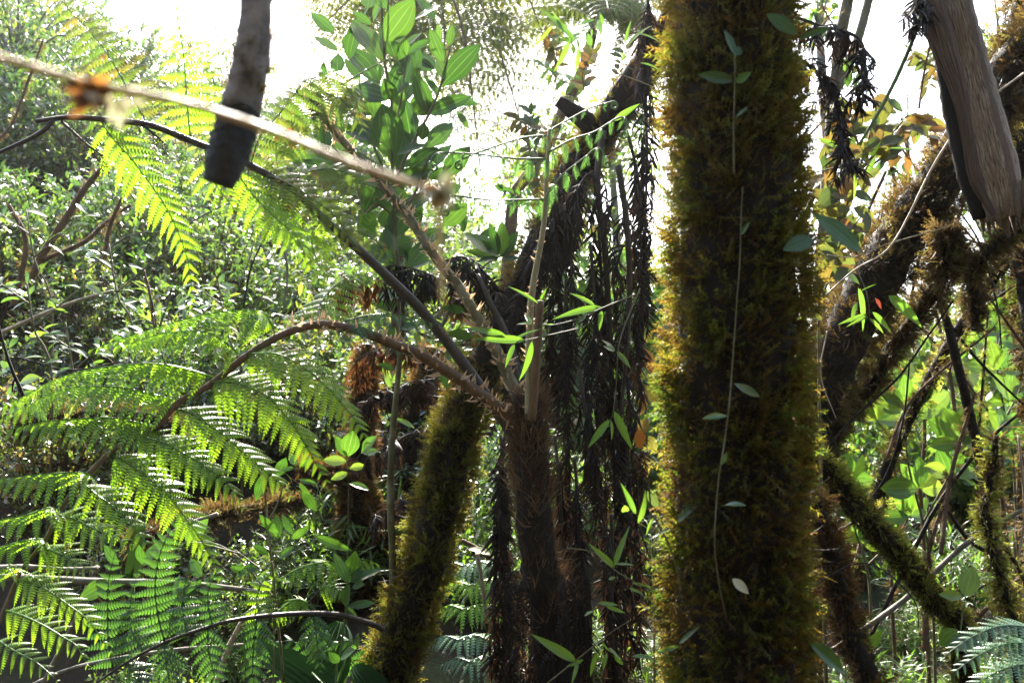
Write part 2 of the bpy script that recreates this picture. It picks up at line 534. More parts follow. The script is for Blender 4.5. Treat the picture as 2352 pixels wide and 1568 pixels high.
M['olive'] = leaf_mat('olive_leaf', [(0, (.06, .09, .04)), (.5, (.10, .10, .03)), (1, (.17, .085, .03))],
                      [(0, (.06, .11, .02)), (.5, (.14, .14, .02)), (1, (.18, .09, .02))], .42, .4, .5, 1.0, veins=1, vein_col=(.2, .14, .05), spots=.4, scale=30)
M['pleat'] = leaf_mat('pleated_leaf', [(0, (.018, .05, .018)), (1, (.028, .065, .024))], [(0, (.06, .14, .025)), (1, (.09, .18, .03))], .38, .5, .4, .5)
M['orange'] = leaf_mat('dying_leaf', [(0, (.20, .065, .01)), (1, (.24, .10, .015))], [(0, (.30, .09, .012)), (1, (.34, .14, .018))], .5, .4, .5, .4, spots=.4)
M['pale'] = leaf_mat('pale_leaf', [(0, (.45, .45, .30)), (1, (.55, .52, .36))], [(0, (.5, .5, .3)), (1, (.6, .55, .35))], .3, .4, .5, .3, spots=.4)
M['red'] = leaf_mat('red_leaf', [(0, (.14, .025, .012)), (1, (.17, .035, .015))], [(0, (.2, .03, .012)), (1, (.24, .045, .015))], .45, .4, .5, .4)
M['moss'] = leaf_mat('golden_moss', [(0, (.016, .008, .003)), (.35, (.032, .020, .005)), (.65, (.036, .034, .006)), (1, (.026, .040, .007))],
                     [(0, (.16, .06, .011)), (.35, (.28, .165, .02)), (.65, (.27, .245, .024)), (1, (.15, .25, .02))], .42, .5, .4, 0)
M['moss_brown'] = leaf_mat('brown_moss', [(0, (.016, .009, .005)), (.5, (.028, .018, .008)), (1, (.04, .034, .010))],
                           [(0, (.13, .06, .02)), (.5, (.20, .125, .035)), (1, (.27, .24, .05))], .42, .55, .4, 0)
M['moss_rust'] = leaf_mat('rusty_moss', [(0, (.03, .011, .005)), (.5, (.055, .024, .008)), (1, (.07, .045, .012))],
                          [(0, (.15, .05, .012)), (.5, (.24, .11, .02)), (1, (.32, .24, .04))], .38, .55, .4, 0)
M['moss_lime_lit'] = leaf_mat('yellow_green_moss_lit', [(0, (.04, .022, .008)), (.4, (.08, .068, .012)), (1, (.12, .13, .022))],
                          [(0, (.25, .14, .03)), (.4, (.42, .42, .05)), (1, (.5, .58, .08))], .45, .5, .4, 0)  # yellow-green moss, its colour lifted so the slanting pole looks sunlit
M['moss_mat'] = leaf_mat('dark_moss_mat', [(0, (.008, .005, .003)), (1, (.022, .016, .006))], [(0, (.08, .035, .01)), (1, (.16, .10, .02))], .35, .6, .3, 0)
M['fibre'] = leaf_mat('fern_trunk_fibre', [(0, (.016, .009, .005)), (.5, (.055, .032, .018)), (1, (.16, .105, .06))],
                      [(0, (.06, .03, .015)), (.5, (.22, .12, .05)), (1, (.42, .26, .12))], .3, .6, .3, 0)
M['scale'] = leaf_mat('pale_scale', [(0, (.30, .18, .10)), (1, (.55, .42, .28))], [(0, (.5, .3, .16)), (1, (.7, .5, .3))], .4, .5, .4, 0)
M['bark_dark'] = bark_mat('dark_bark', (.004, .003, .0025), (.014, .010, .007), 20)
M['bark_grey'] = bark_mat('grey_bark', (.06, .055, .05), (.20, .18, .15), 26, patch=(.10, .11, .06))
M['bark_brown'] = bark_mat('brown_bark', (.05, .03, .018), (.14, .09, .055), 26)
M['stem_green'] = bark_mat('green_stem', (.05, .10, .03), (.11, .17, .06), 30, .5, .2)
M['stem_olive'] = bark_mat('olive_stem', (.05, .045, .02), (.12, .11, .05), 40, .6, .3, patch=(.16, .15, .10))
M['rachis_brown'] = bark_mat('frond_stalk_brown', (.055, .032, .018), (.15, .09, .05), 60, .5, .3)
M['rachis_dark'] = bark_mat('frond_stalk_dark', (.018, .014, .012), (.05, .038, .03), 60, .45, .3)
M['rachis_pale'] = bark_mat('frond_stalk_pale', (.15, .14, .08), (.30, .27, .16), 60, .6, .3)
M['deadwood'] = bark_mat('weathered_wood', (.07, .045, .03), (.46, .37, .29), 1.0, .75, 1.0, (16, 90, 1), coord='UV', patch=(.26, .18, .125), dist=.012, lo=.36, hi=.62)
M['deadwood_dark'] = bark_mat('weathered_inner_bark', (.03, .018, .012), (.20, .14, .10), 1.0, .8, 1.0, (7, 60, 1), coord='UV', patch=(.10, .06, .04), dist=.012, lo=.36, hi=.62)
M['twig_pale'] = bark_mat('pale_twig', (.16, .12, .09), (.42, .36, .28), 70, .6, .2)
M['twig_dry'] = bark_mat('dry_flower_stalk', (.30, .17, .06), (.52, .36, .18), 90, .5, .2)
M['stub'] = bark_mat('stub_bark_glare', (.06, .055, .055), (.30, .27, .25), 55, .8, .9, (1, 1, .8))  # upper limb made paler: lens glare put into the bark colour
M['stub_end'] = bark_mat('dark_stub_bark', (.004, .005, .006), (.035, .035, .035), 45, .7, 1.0, (1, 1, .6))
M['soil'] = bark_mat('leaf_litter', (.012, .010, .007), (.055, .04, .022), 5, .95, .7, (1, 1, 1), patch=(.03, .035, .012), dist=.05)

# ================================================================== the setting
def height(x, y):
    x, y = np.asarray(x, float), np.asarray(y, float)
    u = 1176 + FPX * x / np.maximum(y, 1.5)
    s = np.interp(u, [-900, 0, 500, 1000, 1350, 1700, 2352, 3300], [.66, .62, .50, .38, .24, .15, .12, .12])
    r = np.clip(y - 2.6, 0, None)
    r = np.where(r < 12, r, 12 + (r - 12) * .25)
    h = s * r - .02 * np.clip(y - 40, 0, None)
    h = h + np.clip(-1.3 - y, 0, 6) * 1.35  # unseen bank behind the camera, added to block sky light
    h = h + .10 * lump(x * .9, y * .9) + .05 * lump(x * 2.7, y * 2.3, 0, 2)
    return h
def ground_at(x, y):
    return float(height(x, y))
g = Geo()
gx = np.concatenate([np.linspace(-70, -14, 16), np.linspace(-12, 12, 90), np.linspace(14, 70, 16)])
gy = np.concatenate([np.linspace(-30, -9, 8), np.linspace(-8, 16, 90), np.linspace(18, 90, 22)])
XX, YY = np.meshgrid(gx, gy)
V = np.stack([XX, YY, height(XX, YY)], -1).reshape(-1, 3)
nx = len(gx)
Q = np.array([(j * nx + i, j * nx + i + 1, (j + 1) * nx + i + 1, (j + 1) * nx + i) for j in range(len(gy) - 1) for i in range(nx - 1)])
g.add(V, None, Q, .5, V[:, :2])
solo('ground', g, M['soil'], (0, 0, 0), 'dark sloping forest floor of soil and leaf litter', 'ground', kind='structure')

# ---- moss-covered trunk nearest to the camera
def px(w, d):
    return w * d / FPX
def ext_down(p, q, z):
    "carry the line p -> q on to height z"
    d = q - p
    return q + d * ((z - q[2]) / d[2]) if abs(d[2]) > 1e-6 else q

def crown(parent, centre, size, n, tpl, L, mat, k=0):
    "branches' leaves of a tree whose crown spreads above the picture"
    a = rng.normal(0, 1, (n, 3))
    a = nz(a) * (rng.random((n, 1)) ** .4)
    pos = np.asarray(centre) + a * np.asarray(size)
    D = nz(a + rng.normal(0, .7, (n, 3)) + np.array([0, 0, -.2]))
    U = nz(np.array([0, 0, 1.0]) + rng.normal(0, .5, (n, 3)))
    g = Geo()
    g.many(tpl, frame(D, U) * (L * (.6 + .6 * rng.random(n)))[:, None, None], pos, rng.random(n))
    part('crown', g, mat, parent, 'stuff')

LEAF4 = leaf_tpl(3, .42, .5, .25, .3, cols=1)
LEAF_NARROW = leaf_tpl(4, .13, .35, .3, .7, cols=1)
LEAF_ROUND = leaf_tpl(4, .55, .5, .2, .2, cols=1)

D_BIG = 1.5
big = PL([(1684, -260), (1682, 0), (1688, 300), (1694, 600), (1690, 900), (1690, 1200), (1686, 1568)], 1.5, 1.5)
bot = ext_down(big[-2], big[-1], -.05)
top = ext_down(big[1], big[0], 4.2)
path = np.vstack([[top], big, [bot]])
T = thing('moss_covered_tree', (bot[0], bot[1], 0), 'thick upright trunk shaggy with golden moss, nearest the camera right of centre', 'tree')
g = Geo()
tube(g, spline(path, 90), [.078, .083, .088, .092, .095, .096, .096, .098, .12], 18, .08, .5)
part('trunk', g, M['bark_dark'], T)
g = Geo()
vis = np.vstack([big[0] + (big[0] - big[1]) * .25, big, big[-1] + (big[-1] - big[-2]) * .3])
moss(g, vis, [.096, .098, .102, .107, .110, .110, .110, .112], 15000, .041, lift=.2, spread=.6, k=1.3, clump=.3, tight=.55, per=5)
moss(g, vis, [.092, .094, .098, .103, .106, .106, .106, .108], 500, .055, lift=.05, spread=.5, hang=.6, k=2.2, clump=.5, tpl=STRAND)
part('moss', g, M['moss'], T, 'stuff')
g = Geo()
moss(g, vis, [.088, .094, .098, .103, .106, .106, .106, .108], 10000, .022, lift=.0, spread=.9, k=4.1, clump=.0, tpl=SPRIG_LO, per=3)
part('moss_mat', g, M['moss_mat'], T, 'stuff')
g = Geo()
for a in range(7):
    an = a * .9
    e = top + np.array([math.cos(an) * 1.5, math.sin(an) * 1.3 - .2, .5 + .25 * (a % 3)])
    tube(g, spline([top, top * .5 + e * .5 + [0, 0, .2], e], 8), [.05, .012], 6)
part('branch', g, M['bark_dark'], T)
crown(T, top + [0, -.3, .8], (2.2, 1.9, .9), 2600, LEAF_ROUND, .13, M['shrub'])

# ---- leaning mossy trunk with the stub branch
lean2 = [(862, 1660, 2.85), (891, 1565, 2.88), (922, 1459, 2.9), (949, 1374, 2.93), (978, 1300, 2.96), (1000, 1200, 3.0), (1027, 1110, 3.03), (1040, 1020, 3.06), (1078, 920, 3.1), (1140, 790, 3.13), (1205, 660, 3.16), (1265, 520, 3.18), (1325, 390, 3.2), (1395, 285, 3.2), (1463, 184, 3.15), (1530, 85, 3.1), (1590, -40, 3.05)]
lean = PX(lean2)
lb = ext_down(lean[1], lean[0], ground_at(lean[0][0], lean[0][1]) - .1)
path = np.vstack([[lb], lean, [lean[-1] + (lean[-1] - lean[-2]) * 5]])
T = thing('leaning_mossy_tree', lb + [0, 0, .1], 'mossy trunk leaning up to the right behind the tree fern, with a broken stub', 'tree')
LR = [.085, .08, .078, .076, .075, .075, .075, .072, .072, .07, .07, .07, .068, .062, .056, .05, .046, .045]
g = Geo()
tube(g, spline(path, 110), [x * .86 for x in LR], 14, .10, .5, k=2)
part('trunk', g, M['bark_dark'], T)
g = Geo()
tube(g, spline(PX([(1375, 310, 3.18), (1345, 278, 3.15), (1310, 252, 3.13), (1281, 232, 3.12)]), 12), [.042, .036, .03, .021], 12, .15, k=5)
part('stub', g, M['bark_dark'], T, label='broken dark stub pointing up left')
g = Geo()
low = np.vstack([[lb], lean[:9]])
moss(g, low, [.082, .078, .076, .075, .075, .074, .072], 8000, .048, lift=.15, spread=.55, k=.7, clump=.55, tight=.55, per=5)
moss(g, low, [.08, .078, .076, .075, .075, .074, .072], 500, .09, lift=-.2, spread=.5, hang=1.2, k=2.3, clump=.3, tpl=STRAND)
part('moss', g, M['moss_gold'], T, 'stuff', label='shaggy yellow-green moss on the lower trunk')
g = Geo()
moss(g, path[:-1], LR[:-1], 7000, .035, lift=-.1, spread=.9, k=3.3, clump=.0, per=3, tpl=SPRIG_LO)
part('moss_mat', g, M['moss_mat'], T, 'stuff')
g = Geo()
moss(g, lean[8:14], [.07, .07, .068, .06], 2400, .05, lift=-.1, spread=.6, k=1.7, clump=.6)
moss(g, lean[13:], [.06, .055, .05, .045], 900, .04, lift=.5, spread=.5, k=2.7, clump=.6, upside=.6)
part('moss', g, M['moss'], T, 'stuff')
crown(T, path[-1] + [0, .2, .6], (1.5, 1.4, .7), 900, LEAF_ROUND, .13, M['shrub'])

# ================================================================== the tree fern
UPL, UPR = (0, -.55, 1), (.15, -.95, .6)
FERN0 = P(1205, 985, 2.6)
T_FERN = thing('tree_fern', (FERN0[0], FERN0[1], ground_at(FERN0[0], FERN0[1])), 'green tree fern with scaly stalks arching left from a hairy brown trunk', 'tree fern')
ft = PX([(1212, 905, 2.6), (1216, 1000, 2.6), (1224, 1150, 2.6), (1240, 1300, 2.62), (1262, 1420, 2.63), (1266, 1600, 2.64)])
fb = np.array([ft[-1][0], ft[-1][1], ground_at(ft[-1][0], ft[-1][1]) - .08])
g = Geo()
tube(g, spline(np.vstack([ft, [fb]]), 60), [.038, .050, .054, .058, .09, .105, .108, .108], 14, .15, .5, k=3)
part('trunk', g, M['bark_dark'], T_FERN)
g = Geo()
moss(g, ft, [.034, .052, .056, .062, .10, .11], 3600, .055, lift=1.1, spread=.6, k=.2, tpl=STRAND, clump=.2, thick=1.6)
moss(g, ft[:3], [.03, .048, .05], 2200, .06, lift=.9, spread=.7, k=1.2, tpl=STRAND, clump=.2, thick=1.2)
part('fibre', g, M['fibre'], T_FERN, 'stuff')
g = Geo()
for i in range(110):                                     # withered leaf bases hugging the lower trunk
    a, z = random.uniform(0, 6.28), random.uniform(.15, .85)
    c = P(1258, 1270 + 460 * (1 - z), 2.62)
    d = np.array([math.cos(a), math.sin(a), 0])
    p0 = c + d * .095 + [0, 0, .05]
    pinna(g, [p0, p0 + d * .03 + [0, 0, -.03], p0 + d * .04 + [0, 0, -.2]], d + [0, 0, .3], .04, 12, ang=40, tpl=PIN_LO, roof=.8, droop=1.2, rough=.3, tint=.3, axis=.002)
part('dead_pinna', g, M['dead'], T_FERN, 'stuff')

def frond(parent, pts, radii, mat, tex_sides=8):
    q = PX(pts)
    g = Geo()
    tube(g, spline(q, 70), radii, tex_sides, .05)
    o = part('frond', g, mat, parent)
    return o
def depth_on(pts, u, v):
    a = np.array(pts, float)
    best = (1e9, 0)
    for i in range(len(a) - 1):
        for t in np.linspace(0, 1, 9):
            c = a[i] * (1 - t) + a[i + 1] * t
            e = (c[0] - u) ** 2 + (c[1] - v) ** 2
            if e < best[0]:
                best = (e, c[2])
    return best[1]
def add_pinna(fr, spine, pts, up, Lpx, mat, dd=-.1, step=22, tpl=None, **kw):
    d0 = depth_on(spine, *pts[0])
    d1 = d0 + dd
    n = len(pts)
    q = np.array([P(p[0], p[1], d0 + (d1 - d0) * i / (n - 1)) for i, p in enumerate(pts)])
    ln = sum(math.dist(pts[i][:2], pts[i + 1][:2]) for i in range(n - 1))
    g = Geo()
    kw.setdefault('tint', .5)
    pinna(g, q, up, px(Lpx, d0), max(8, int(ln / step)), tpl=tpl, **kw)
    return part('pinna', g, mat, fr)
def scales(fr, pts, rad, n, length, s0=0, s1=1, mat='scale'):
    q = spline(PX(pts), 100)[int(100 * s0):int(100 * s1)]
    g = Geo()
    V = np.array([(0, -.16, 0), (0, .16, 0), (.5, .12, .10), (.5, -.12, .10), (1, 0, .45)])
    moss(g, q, rad, n, length, tpl=(V, np.array([(3, 2, 4)]), np.array([(0, 1, 2, 3)]), None), lift=.35, spread=.8, clump=.2, k=len(pts), per=1)
    part('scale', g, M[mat], fr, 'stuff')

# frond 1: the bright one reaching left and forward
R1 = [(1196, 985, 2.6), (1130, 925, 2.58), (1050, 868, 2.55), (960, 812, 2.5), (900, 790, 2.47), (820, 758, 2.43), (730, 745, 2.38), (640, 772, 2.33), (560, 822, 2.28), (480, 885, 2.24), (412, 922, 2.2), (359, 979, 2.17), (310, 1005, 2.14), (252, 1040, 2.1), (191, 1102, 2.06), (136, 1173, 2.02), (106, 1238, 1.99), (51, 1306, 1.96), (20, 1374, 1.93), (-5, 1436, 1.9), (-40, 1560, 1.86)]
f1 = frond(T_FERN, R1, [.019, .017, .015, .013, .0115, .010, .0085, .007, .0055, .004, .003], M['rachis_brown'])
scales(f1, R1, [.019, .017, .0145], 240, .030, 0, .42)
left = [
    ([(632, 766), (612, 722), (585, 712), (480, 720), (350, 755), (260, 785), (185, 811)], 88),
    ([(550, 814), (514, 784), (468, 761), (380, 765), (300, 788), (225, 800)], 80),
    ([(491, 866), (429, 847), (363, 835), (297, 837), (198, 850), (115, 876), (50, 913), (-30, 950)], 98),
    ([(412, 922), (363, 908), (297, 893), (231, 886), (148, 893), (66, 929), (-20, 975)], 98),
    ([(359, 979), (313, 969), (264, 960), (165, 962), (82, 972), (-20, 998)], 96),
    ([(218, 1098), (191, 1085), (136, 1086), (68, 1091), (-40, 1106)], 92),
    ([(140, 1173), (112, 1165), (68, 1180), (-50, 1205)], 84),
    ([(102, 1238), (70, 1238), (0, 1256), (-80, 1280)], 76),
    ([(50, 1306), (20, 1303), (-60, 1330)], 70)]
for pts, L in left:
    add_pinna(f1, R1, pts, UPL, L * 1.1, M['fern'], -.12, 21, roof=.42, droop=.5)
right = [
    ([(556, 815), (623, 810), (666, 824), (716, 857), (759, 896), (798, 942), (825, 979), (843, 1018)], 92),
    ([(478, 878), (534, 878), (580, 893), (620, 915), (660, 960), (690, 1000), (715, 1045), (750, 1105)], 92),
    ([(396, 937), (445, 952), (495, 985), (544, 1025), (590, 1065), (640, 1105), (668, 1140)], 88),
    ([(316, 1000), (370, 1015), (430, 1045), (485, 1080), (535, 1125), (560, 1165)], 84),
    ([(255, 1042), (300, 1068), (341, 1098), (382, 1132), (420, 1180), (445, 1215), (480, 1270), (508, 1325)], 84),
    ([(194, 1110), (218, 1132), (256, 1160), (290, 1194), (324, 1231), (350, 1262)], 78),
    ([(133, 1182), (170, 1192), (211, 1211), (259, 1231), (300, 1250)], 74),
    ([(94, 1255), (136, 1270), (170, 1289), (208, 1310)], 66),
    ([(40, 1330), (68, 1335), (109, 1354), (153, 1385), (204, 1425), (254, 1498)], 62),
    ([(12, 1400), (51, 1412), (102, 1436), (147, 1463), (177, 1483), (200, 1528)], 58),
    ([(-6, 1468), (34, 1494), (85, 1521), (132, 1562)], 54)]
for pts, L in right:
    add_pinna(f1, R1, pts, UPR, L * 1.08, M['fern'], -.12, 20, roof=.35, droop=.45)
add_pinna(f1, R1, [(728, 742), (738, 695), (775, 652), (830, 632), (892, 655)], (0, -.6, 1), 95, M['fern'], .28, 16, roof=.35, droop=.4)
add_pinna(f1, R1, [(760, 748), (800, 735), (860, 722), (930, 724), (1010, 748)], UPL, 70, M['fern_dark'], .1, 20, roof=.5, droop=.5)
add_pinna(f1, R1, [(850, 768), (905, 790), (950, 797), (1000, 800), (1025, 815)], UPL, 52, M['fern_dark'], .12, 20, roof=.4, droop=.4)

# frond 2: the long dark stalk with pinnae standing against the sky
R2 = [(1185, 1005, 2.6), (1167, 978, 2.6), (1101, 886, 2.6), (1036, 797, 2.59), (970, 715, 2.57), (904, 649, 2.55), (838, 586, 2.53), (752, 510, 2.5), (673, 438, 2.47), (575, 380, 2.44), (488, 343, 2.41), (429, 320, 2.39), (363, 293, 2.37), (313, 282, 2.36), (237, 274, 2.34), (158, 270, 2.32), (82, 279, 2.3)]
f2 = frond(T_FERN, R2, [.018, .017, .016, .015, .0135, .012, .011, .010, .009, .008, .006], M['rachis_dark'])
scales(f2, R2, [.018, .017], 60, .016, 0, .25, 'fibre')
g = Geo()
tube(g, spline(PX([(122, 276, 2.31), (100, 300, 2.3), (55, 325, 2.29), (-30, 362, 2.28)]), 16), [.007, .006, .005, .003], 6, .1)
part('broken_tip', g, M['rachis_dark'], f2)
UF = (0, -1, .35)
for pts, L, dd, mt, st in [
    ([(336, 282), (316, 244), (290, 198), (264, 152), (231, 102), (198, 63), (152, 13), (70, -110)], 112, .1, 'fern_old', 22),
    ([(438, 320), (432, 264), (427, 198), (422, 132), (415, 82), (407, 33), (385, -150)], 108, .1, 'fern', 23),
    ([(231, 276), (257, 316), (297, 359), (330, 402), (356, 438), (382, 478), (402, 517), (419, 560), (432, 603), (443, 690)], 92, -.1, 'fern', 24),
    ([(237, 274), (198, 211), (148, 145), (112, 102)], 80, .08, 'fern_old', 30),
    ([(575, 380), (594, 320), (623, 283), (656, 244), (696, 191), (716, 181), (764, 166), (815, 200)], 100, .12, 'fern_old', 21),
    ([(600, 398), (640, 412), (680, 432), (715, 455), (750, 480), (790, 525), (822, 592)], 92, -.08, 'fern_old', 21),
    ([(530, 362), (560, 420), (606, 475), (650, 515), (683, 548), (706, 604)], 94, -.1, 'fern', 22),
    ([(470, 338), (478, 385), (500, 430), (530, 470), (560, 520)], 70, -.1, 'fern', 22),
    ([(690, 450), (740, 452), (800, 470), (850, 505)], 80, .1, 'fern_old', 22),
    ([(650, 425), (640, 470), (662, 530), (705, 590)], 86, -.08, 'fern', 20), ([(740, 500), (716, 540), (728, 600), (765, 650)], 82, -.08, 'fern', 20),
    ([(655, 430), (700, 398), (760, 388), (820, 408), (862, 452)], 84, .1, 'fern_old', 20), ([(770, 528), (822, 532), (872, 562), (902, 615)], 64, .1, 'fern_old', 20), ([(500, 350), (520, 300), (548, 262), (590, 240)], 74, .1, 'fern', 22)]:
    add_pinna(f2, R2, pts, UF, L, M[mt], dd, st, roof=.30, droop=.55, width=.26, rough=.07, tint=.45, skip=.03)
g = Geo()
for pts in ([(142, 280, 2.32), (165, 300, 2.31), (198, 330, 2.3), (237, 359, 2.3)], [(325, 286, 2.36), (350, 305, 2.35), (376, 328, 2.34)]):
    q = spline(PX(pts), 14)
    tube(g, q, [.004, .002], 5)
    for k in (5, 9, 12):
        e = q[k]
        pinna(g, [e, e + [.01, 0, -.02], e + [.004, 0, -.05]], (0, -1, .2), .02, 6, tpl=PIN_LO, droop=1.5, rough=.4, axis=.001, tint=.2)
part('withered_pinna', g, M['dead'], f2)

# frond 3: scaly stalk
R3 = [(1206, 985, 2.63), (1190, 913, 2.63), (1167, 863, 2.64), (1134, 791, 2.65), (1088, 715, 2.66), (1052, 655, 2.67), (1019, 616, 2.68), (983, 566, 2.69), (947, 510, 2.7), (910, 462, 2.7), (871, 412, 2.7), (828, 366, 2.7), (778, 313, 2.7), (739, 264, 2.7), (683, 206, 2.7)]
f3 = frond(T_FERN, R3, [.02, .018, .017, .016, .015, .014, .013, .012, .011, .010], M['stem_olive'])
scales(f3, R3, [.02, .017, .014, .011], 420, .032)
add_pinna(f3, R3, [(695, 218), (665, 225), (640, 270), (632, 330), (640, 400)], UF, 80, M['fern_old'], -.05, 22, roof=.4, droop=.6)
add_pinna(f3, R3, [(690, 212), (720, 190), (760, 180), (800, 205), (828, 260)], UF, 90, M['fern_old'], -.06, 20, roof=.5, droop=.6, tint=.7)

add_pinna(f3, R3, [(700, 222), (742, 212), (792, 238), (832, 296)], UF, 92, M['fern_old'], -.08, 20, roof=.45, droop=.6, tint=.6)
add_pinna(f3, R3, [(735, 262), (690, 268), (660, 310), (650, 372)], UF, 84, M['fern_old'], -.08, 20, roof=.45, droop=.6)

def crozier(geo, pts, r0, coil=.012, turns=1.4, d=None):
    "an unrolling tip: the path ends in a flat coil"
    q = spline(PX(pts, d), 24)
    e, t = q[-1], nz(q[-1] - q[-2])
    side = nz(np.cross(t, [0, 1.0, 0]))
    if side[2] > 0:
        side = -side
    a = np.linspace(0, turns * 2 * math.pi, 26)
    rr = coil * (1 - .75 * a / a[-1])
    c = e + side * coil
    w = c - side * (rr * np.cos(a))[:, None] + t * (rr * np.sin(a))[:, None]
    tube(geo, np.vstack([q, w[1:]]), [r0, r0 * .7, r0 * .8, r0 * 1.1, r0 * .8], 6)
    return q
def young(fr, pts, d, Lpx, step=26, curl=True):
    g, ga = Geo(), Geo()
    if curl:
        q = crozier(ga, pts, .0035, .012, 1.2, d)
    else:
        q = spline(PX(pts, d), 24)
        tube(ga, q, [.004, .002], 5)
    ln = sum(math.dist(pts[i][:2], pts[i + 1][:2]) for i in range(len(pts) - 1))
    n = int(ln / step)
    for i in range(n):
        b = q[min(23, int(24 * (i + .4) / n))]
        L = px(Lpx * (1 - .55 * i / n), d) * random.uniform(.85, 1.1)
        for sg in (-1, 1):
            o = np.array([random.uniform(-.006, .006), sg * .014, 0])
            pinna(g, [b, b + o + [0, 0, -L * .25], b + o * 1.4 + [random.uniform(-.01, .01), -.004, -L]], (random.uniform(-.3, .3), -1, .2), L * .32, 9, tpl=PIN_LO, roof=.3, droop=1.0, width=.4, axis=.0012, tint=.5, fall=.4)
    pi = part('young_pinna', ga, M['stem_green'], fr)
    return part('pinnule', g, M['fern_young'], pi, 'stuff')

# frond 4: pale new stalk still unrolling
R4 = [(1214, 950, 2.5), (1216, 781, 2.49), (1223, 665, 2.49), (1249, 517, 2.48), (1256, 395, 2.48), (1262, 297, 2.48)]
f4 = frond(T_FERN, R4, [.011, .0105, .0095, .008, .0065, .005], M['rachis_pale'])
scales(f4, R4, [.011, .009, .007], 120, .016, 0, .9)
for pts, L in (([(1256, 311), (1206, 316), (1157, 330), (1091, 353), (1050, 372)], 34),
               ([(1254, 365), (1180, 364), (1091, 354), (1019, 351), (996, 357), (988, 382)], 46),
               ([(1249, 458), (1140, 460), (1091, 456), (1036, 450), (1018, 462), (1014, 486)], 42),
               ([(1264, 299), (1308, 274), (1360, 247), (1407, 234)], 26),
               ([(1260, 350), (1315, 320), (1365, 303), (1421, 270), (1437, 277), (1442, 308)], 40),
               ([(1254, 452), (1289, 405), (1341, 363), (1372, 340), (1387, 352), (1385, 376)], 44)):
    young(f4, pts, 2.47, L)
young(f3, [(790, 192), (845, 160), (890, 138), (915, 143), (926, 160)], 2.66, 22, 24)
young(f3, [(815, 345), (860, 372), (890, 392), (905, 412)], 2.66, 20, 22)
# the brown cut-off stalk and two bare dark stalks
for nm, pts, r, mt in (('cut_stalk', [(1221, 965, 2.49), (1228, 880, 2.48), (1235, 780, 2.47), (1240, 690, 2.46)], [.013, .0125, .012, .0115], 'rachis_brown'),
                       ('bare_stalk', [(1196, 935, 2.66), (1186, 860, 2.68), (1160, 765, 2.7), (1120, 680, 2.72), (1098, 630, 2.74)], [.012, .010, .008, .006], 'rachis_dark'),
                       ('bare_stalk', [(1205, 960, 2.68), (1198, 880, 2.7), (1178, 800, 2.72), (1150, 730, 2.74)], [.010, .008, .007, .005], 'rachis_dark')):
    g = Geo()
    tube(g, spline(PX(pts), 24), r, 9, .08)
    part(nm, g, M[mt], T_FERN)

# ---- withered fronds hanging as a curtain
def dead_frond(pts, d, r, npin, Lpx, label, tint=.4, mat='dead', wide=26, group='withered fronds hanging from the leaning trunk', stalk='rachis_dark', drop=1.0, dense=False):
    q = spline(PX(pts, d), 60)
    T = thing('dead_fern_frond', q[0], label, 'dead frond', group)
    g = Geo()
    tube(g, q, [r, r * .8, r * .4], 6, .1)
    part('stalk', g, M[stalk], T)
    g = Geo()
    for i in range(npin):
        s = (i + .5) / npin
        b = q[int(4 + 55 * s)]
        for sg in ((-1, 1, random.choice((-.4, .4))) if dense else (-1, 1)):
            L = px(Lpx, d) * random.uniform(.6, 1.1) * (1 - .5 * s)
            dx = sg * px(wide, d) * random.uniform(.3, 1.2)
            dy = random.uniform(-.05, .05)
            c1 = b + np.array([dx * .7, dy * .6, -L * .15 * drop])
            c2 = b + np.array([dx * 1.0 + random.gauss(0, .008), dy, -L * .6 * drop])
            c3 = b + np.array([dx * random.uniform(.2, 1.2), dy * 1.2 + random.gauss(0, .01), -L * drop])
            pinna(g, [b, c1, c2, c3], (random.uniform(-.8, .8), -1, .3), px(32, d), 13, tpl=PIN_DEAD, ang=random.uniform(28, 62), roof=random.uniform(.1, .5), droop=.8, rough=.3, width=.085, axis=.0024, tint=tint, fall=.3, skip=.12)
    part('withered_pinna', g, M[mat], T, 'stuff')
    return T
CURT = []
def ordinal(n):
    return '%d%s' % (n, 'th' if 10 < n % 100 < 14 else {1: 'st', 2: 'nd', 3: 'rd'}.get(n % 10, 'th'))
HANG = 'withered dark brown fern frond hanging in the curtain under the leaning trunk'
dead_frond([(1385, 300), (1372, 420), (1388, 560), (1402, 800), (1412, 1150)], 2.95, .013, 12, 170, 'dead fern frond with the longest thick stalk, hanging straight down mid-curtain', group='')
dead_frond([(1420, 380), (1438, 500), (1446, 650), (1440, 800), (1420, 1010)], 2.9, .012, 10, 170, 'dead fern frond with a thick dark stalk, right of the longest one', group='')
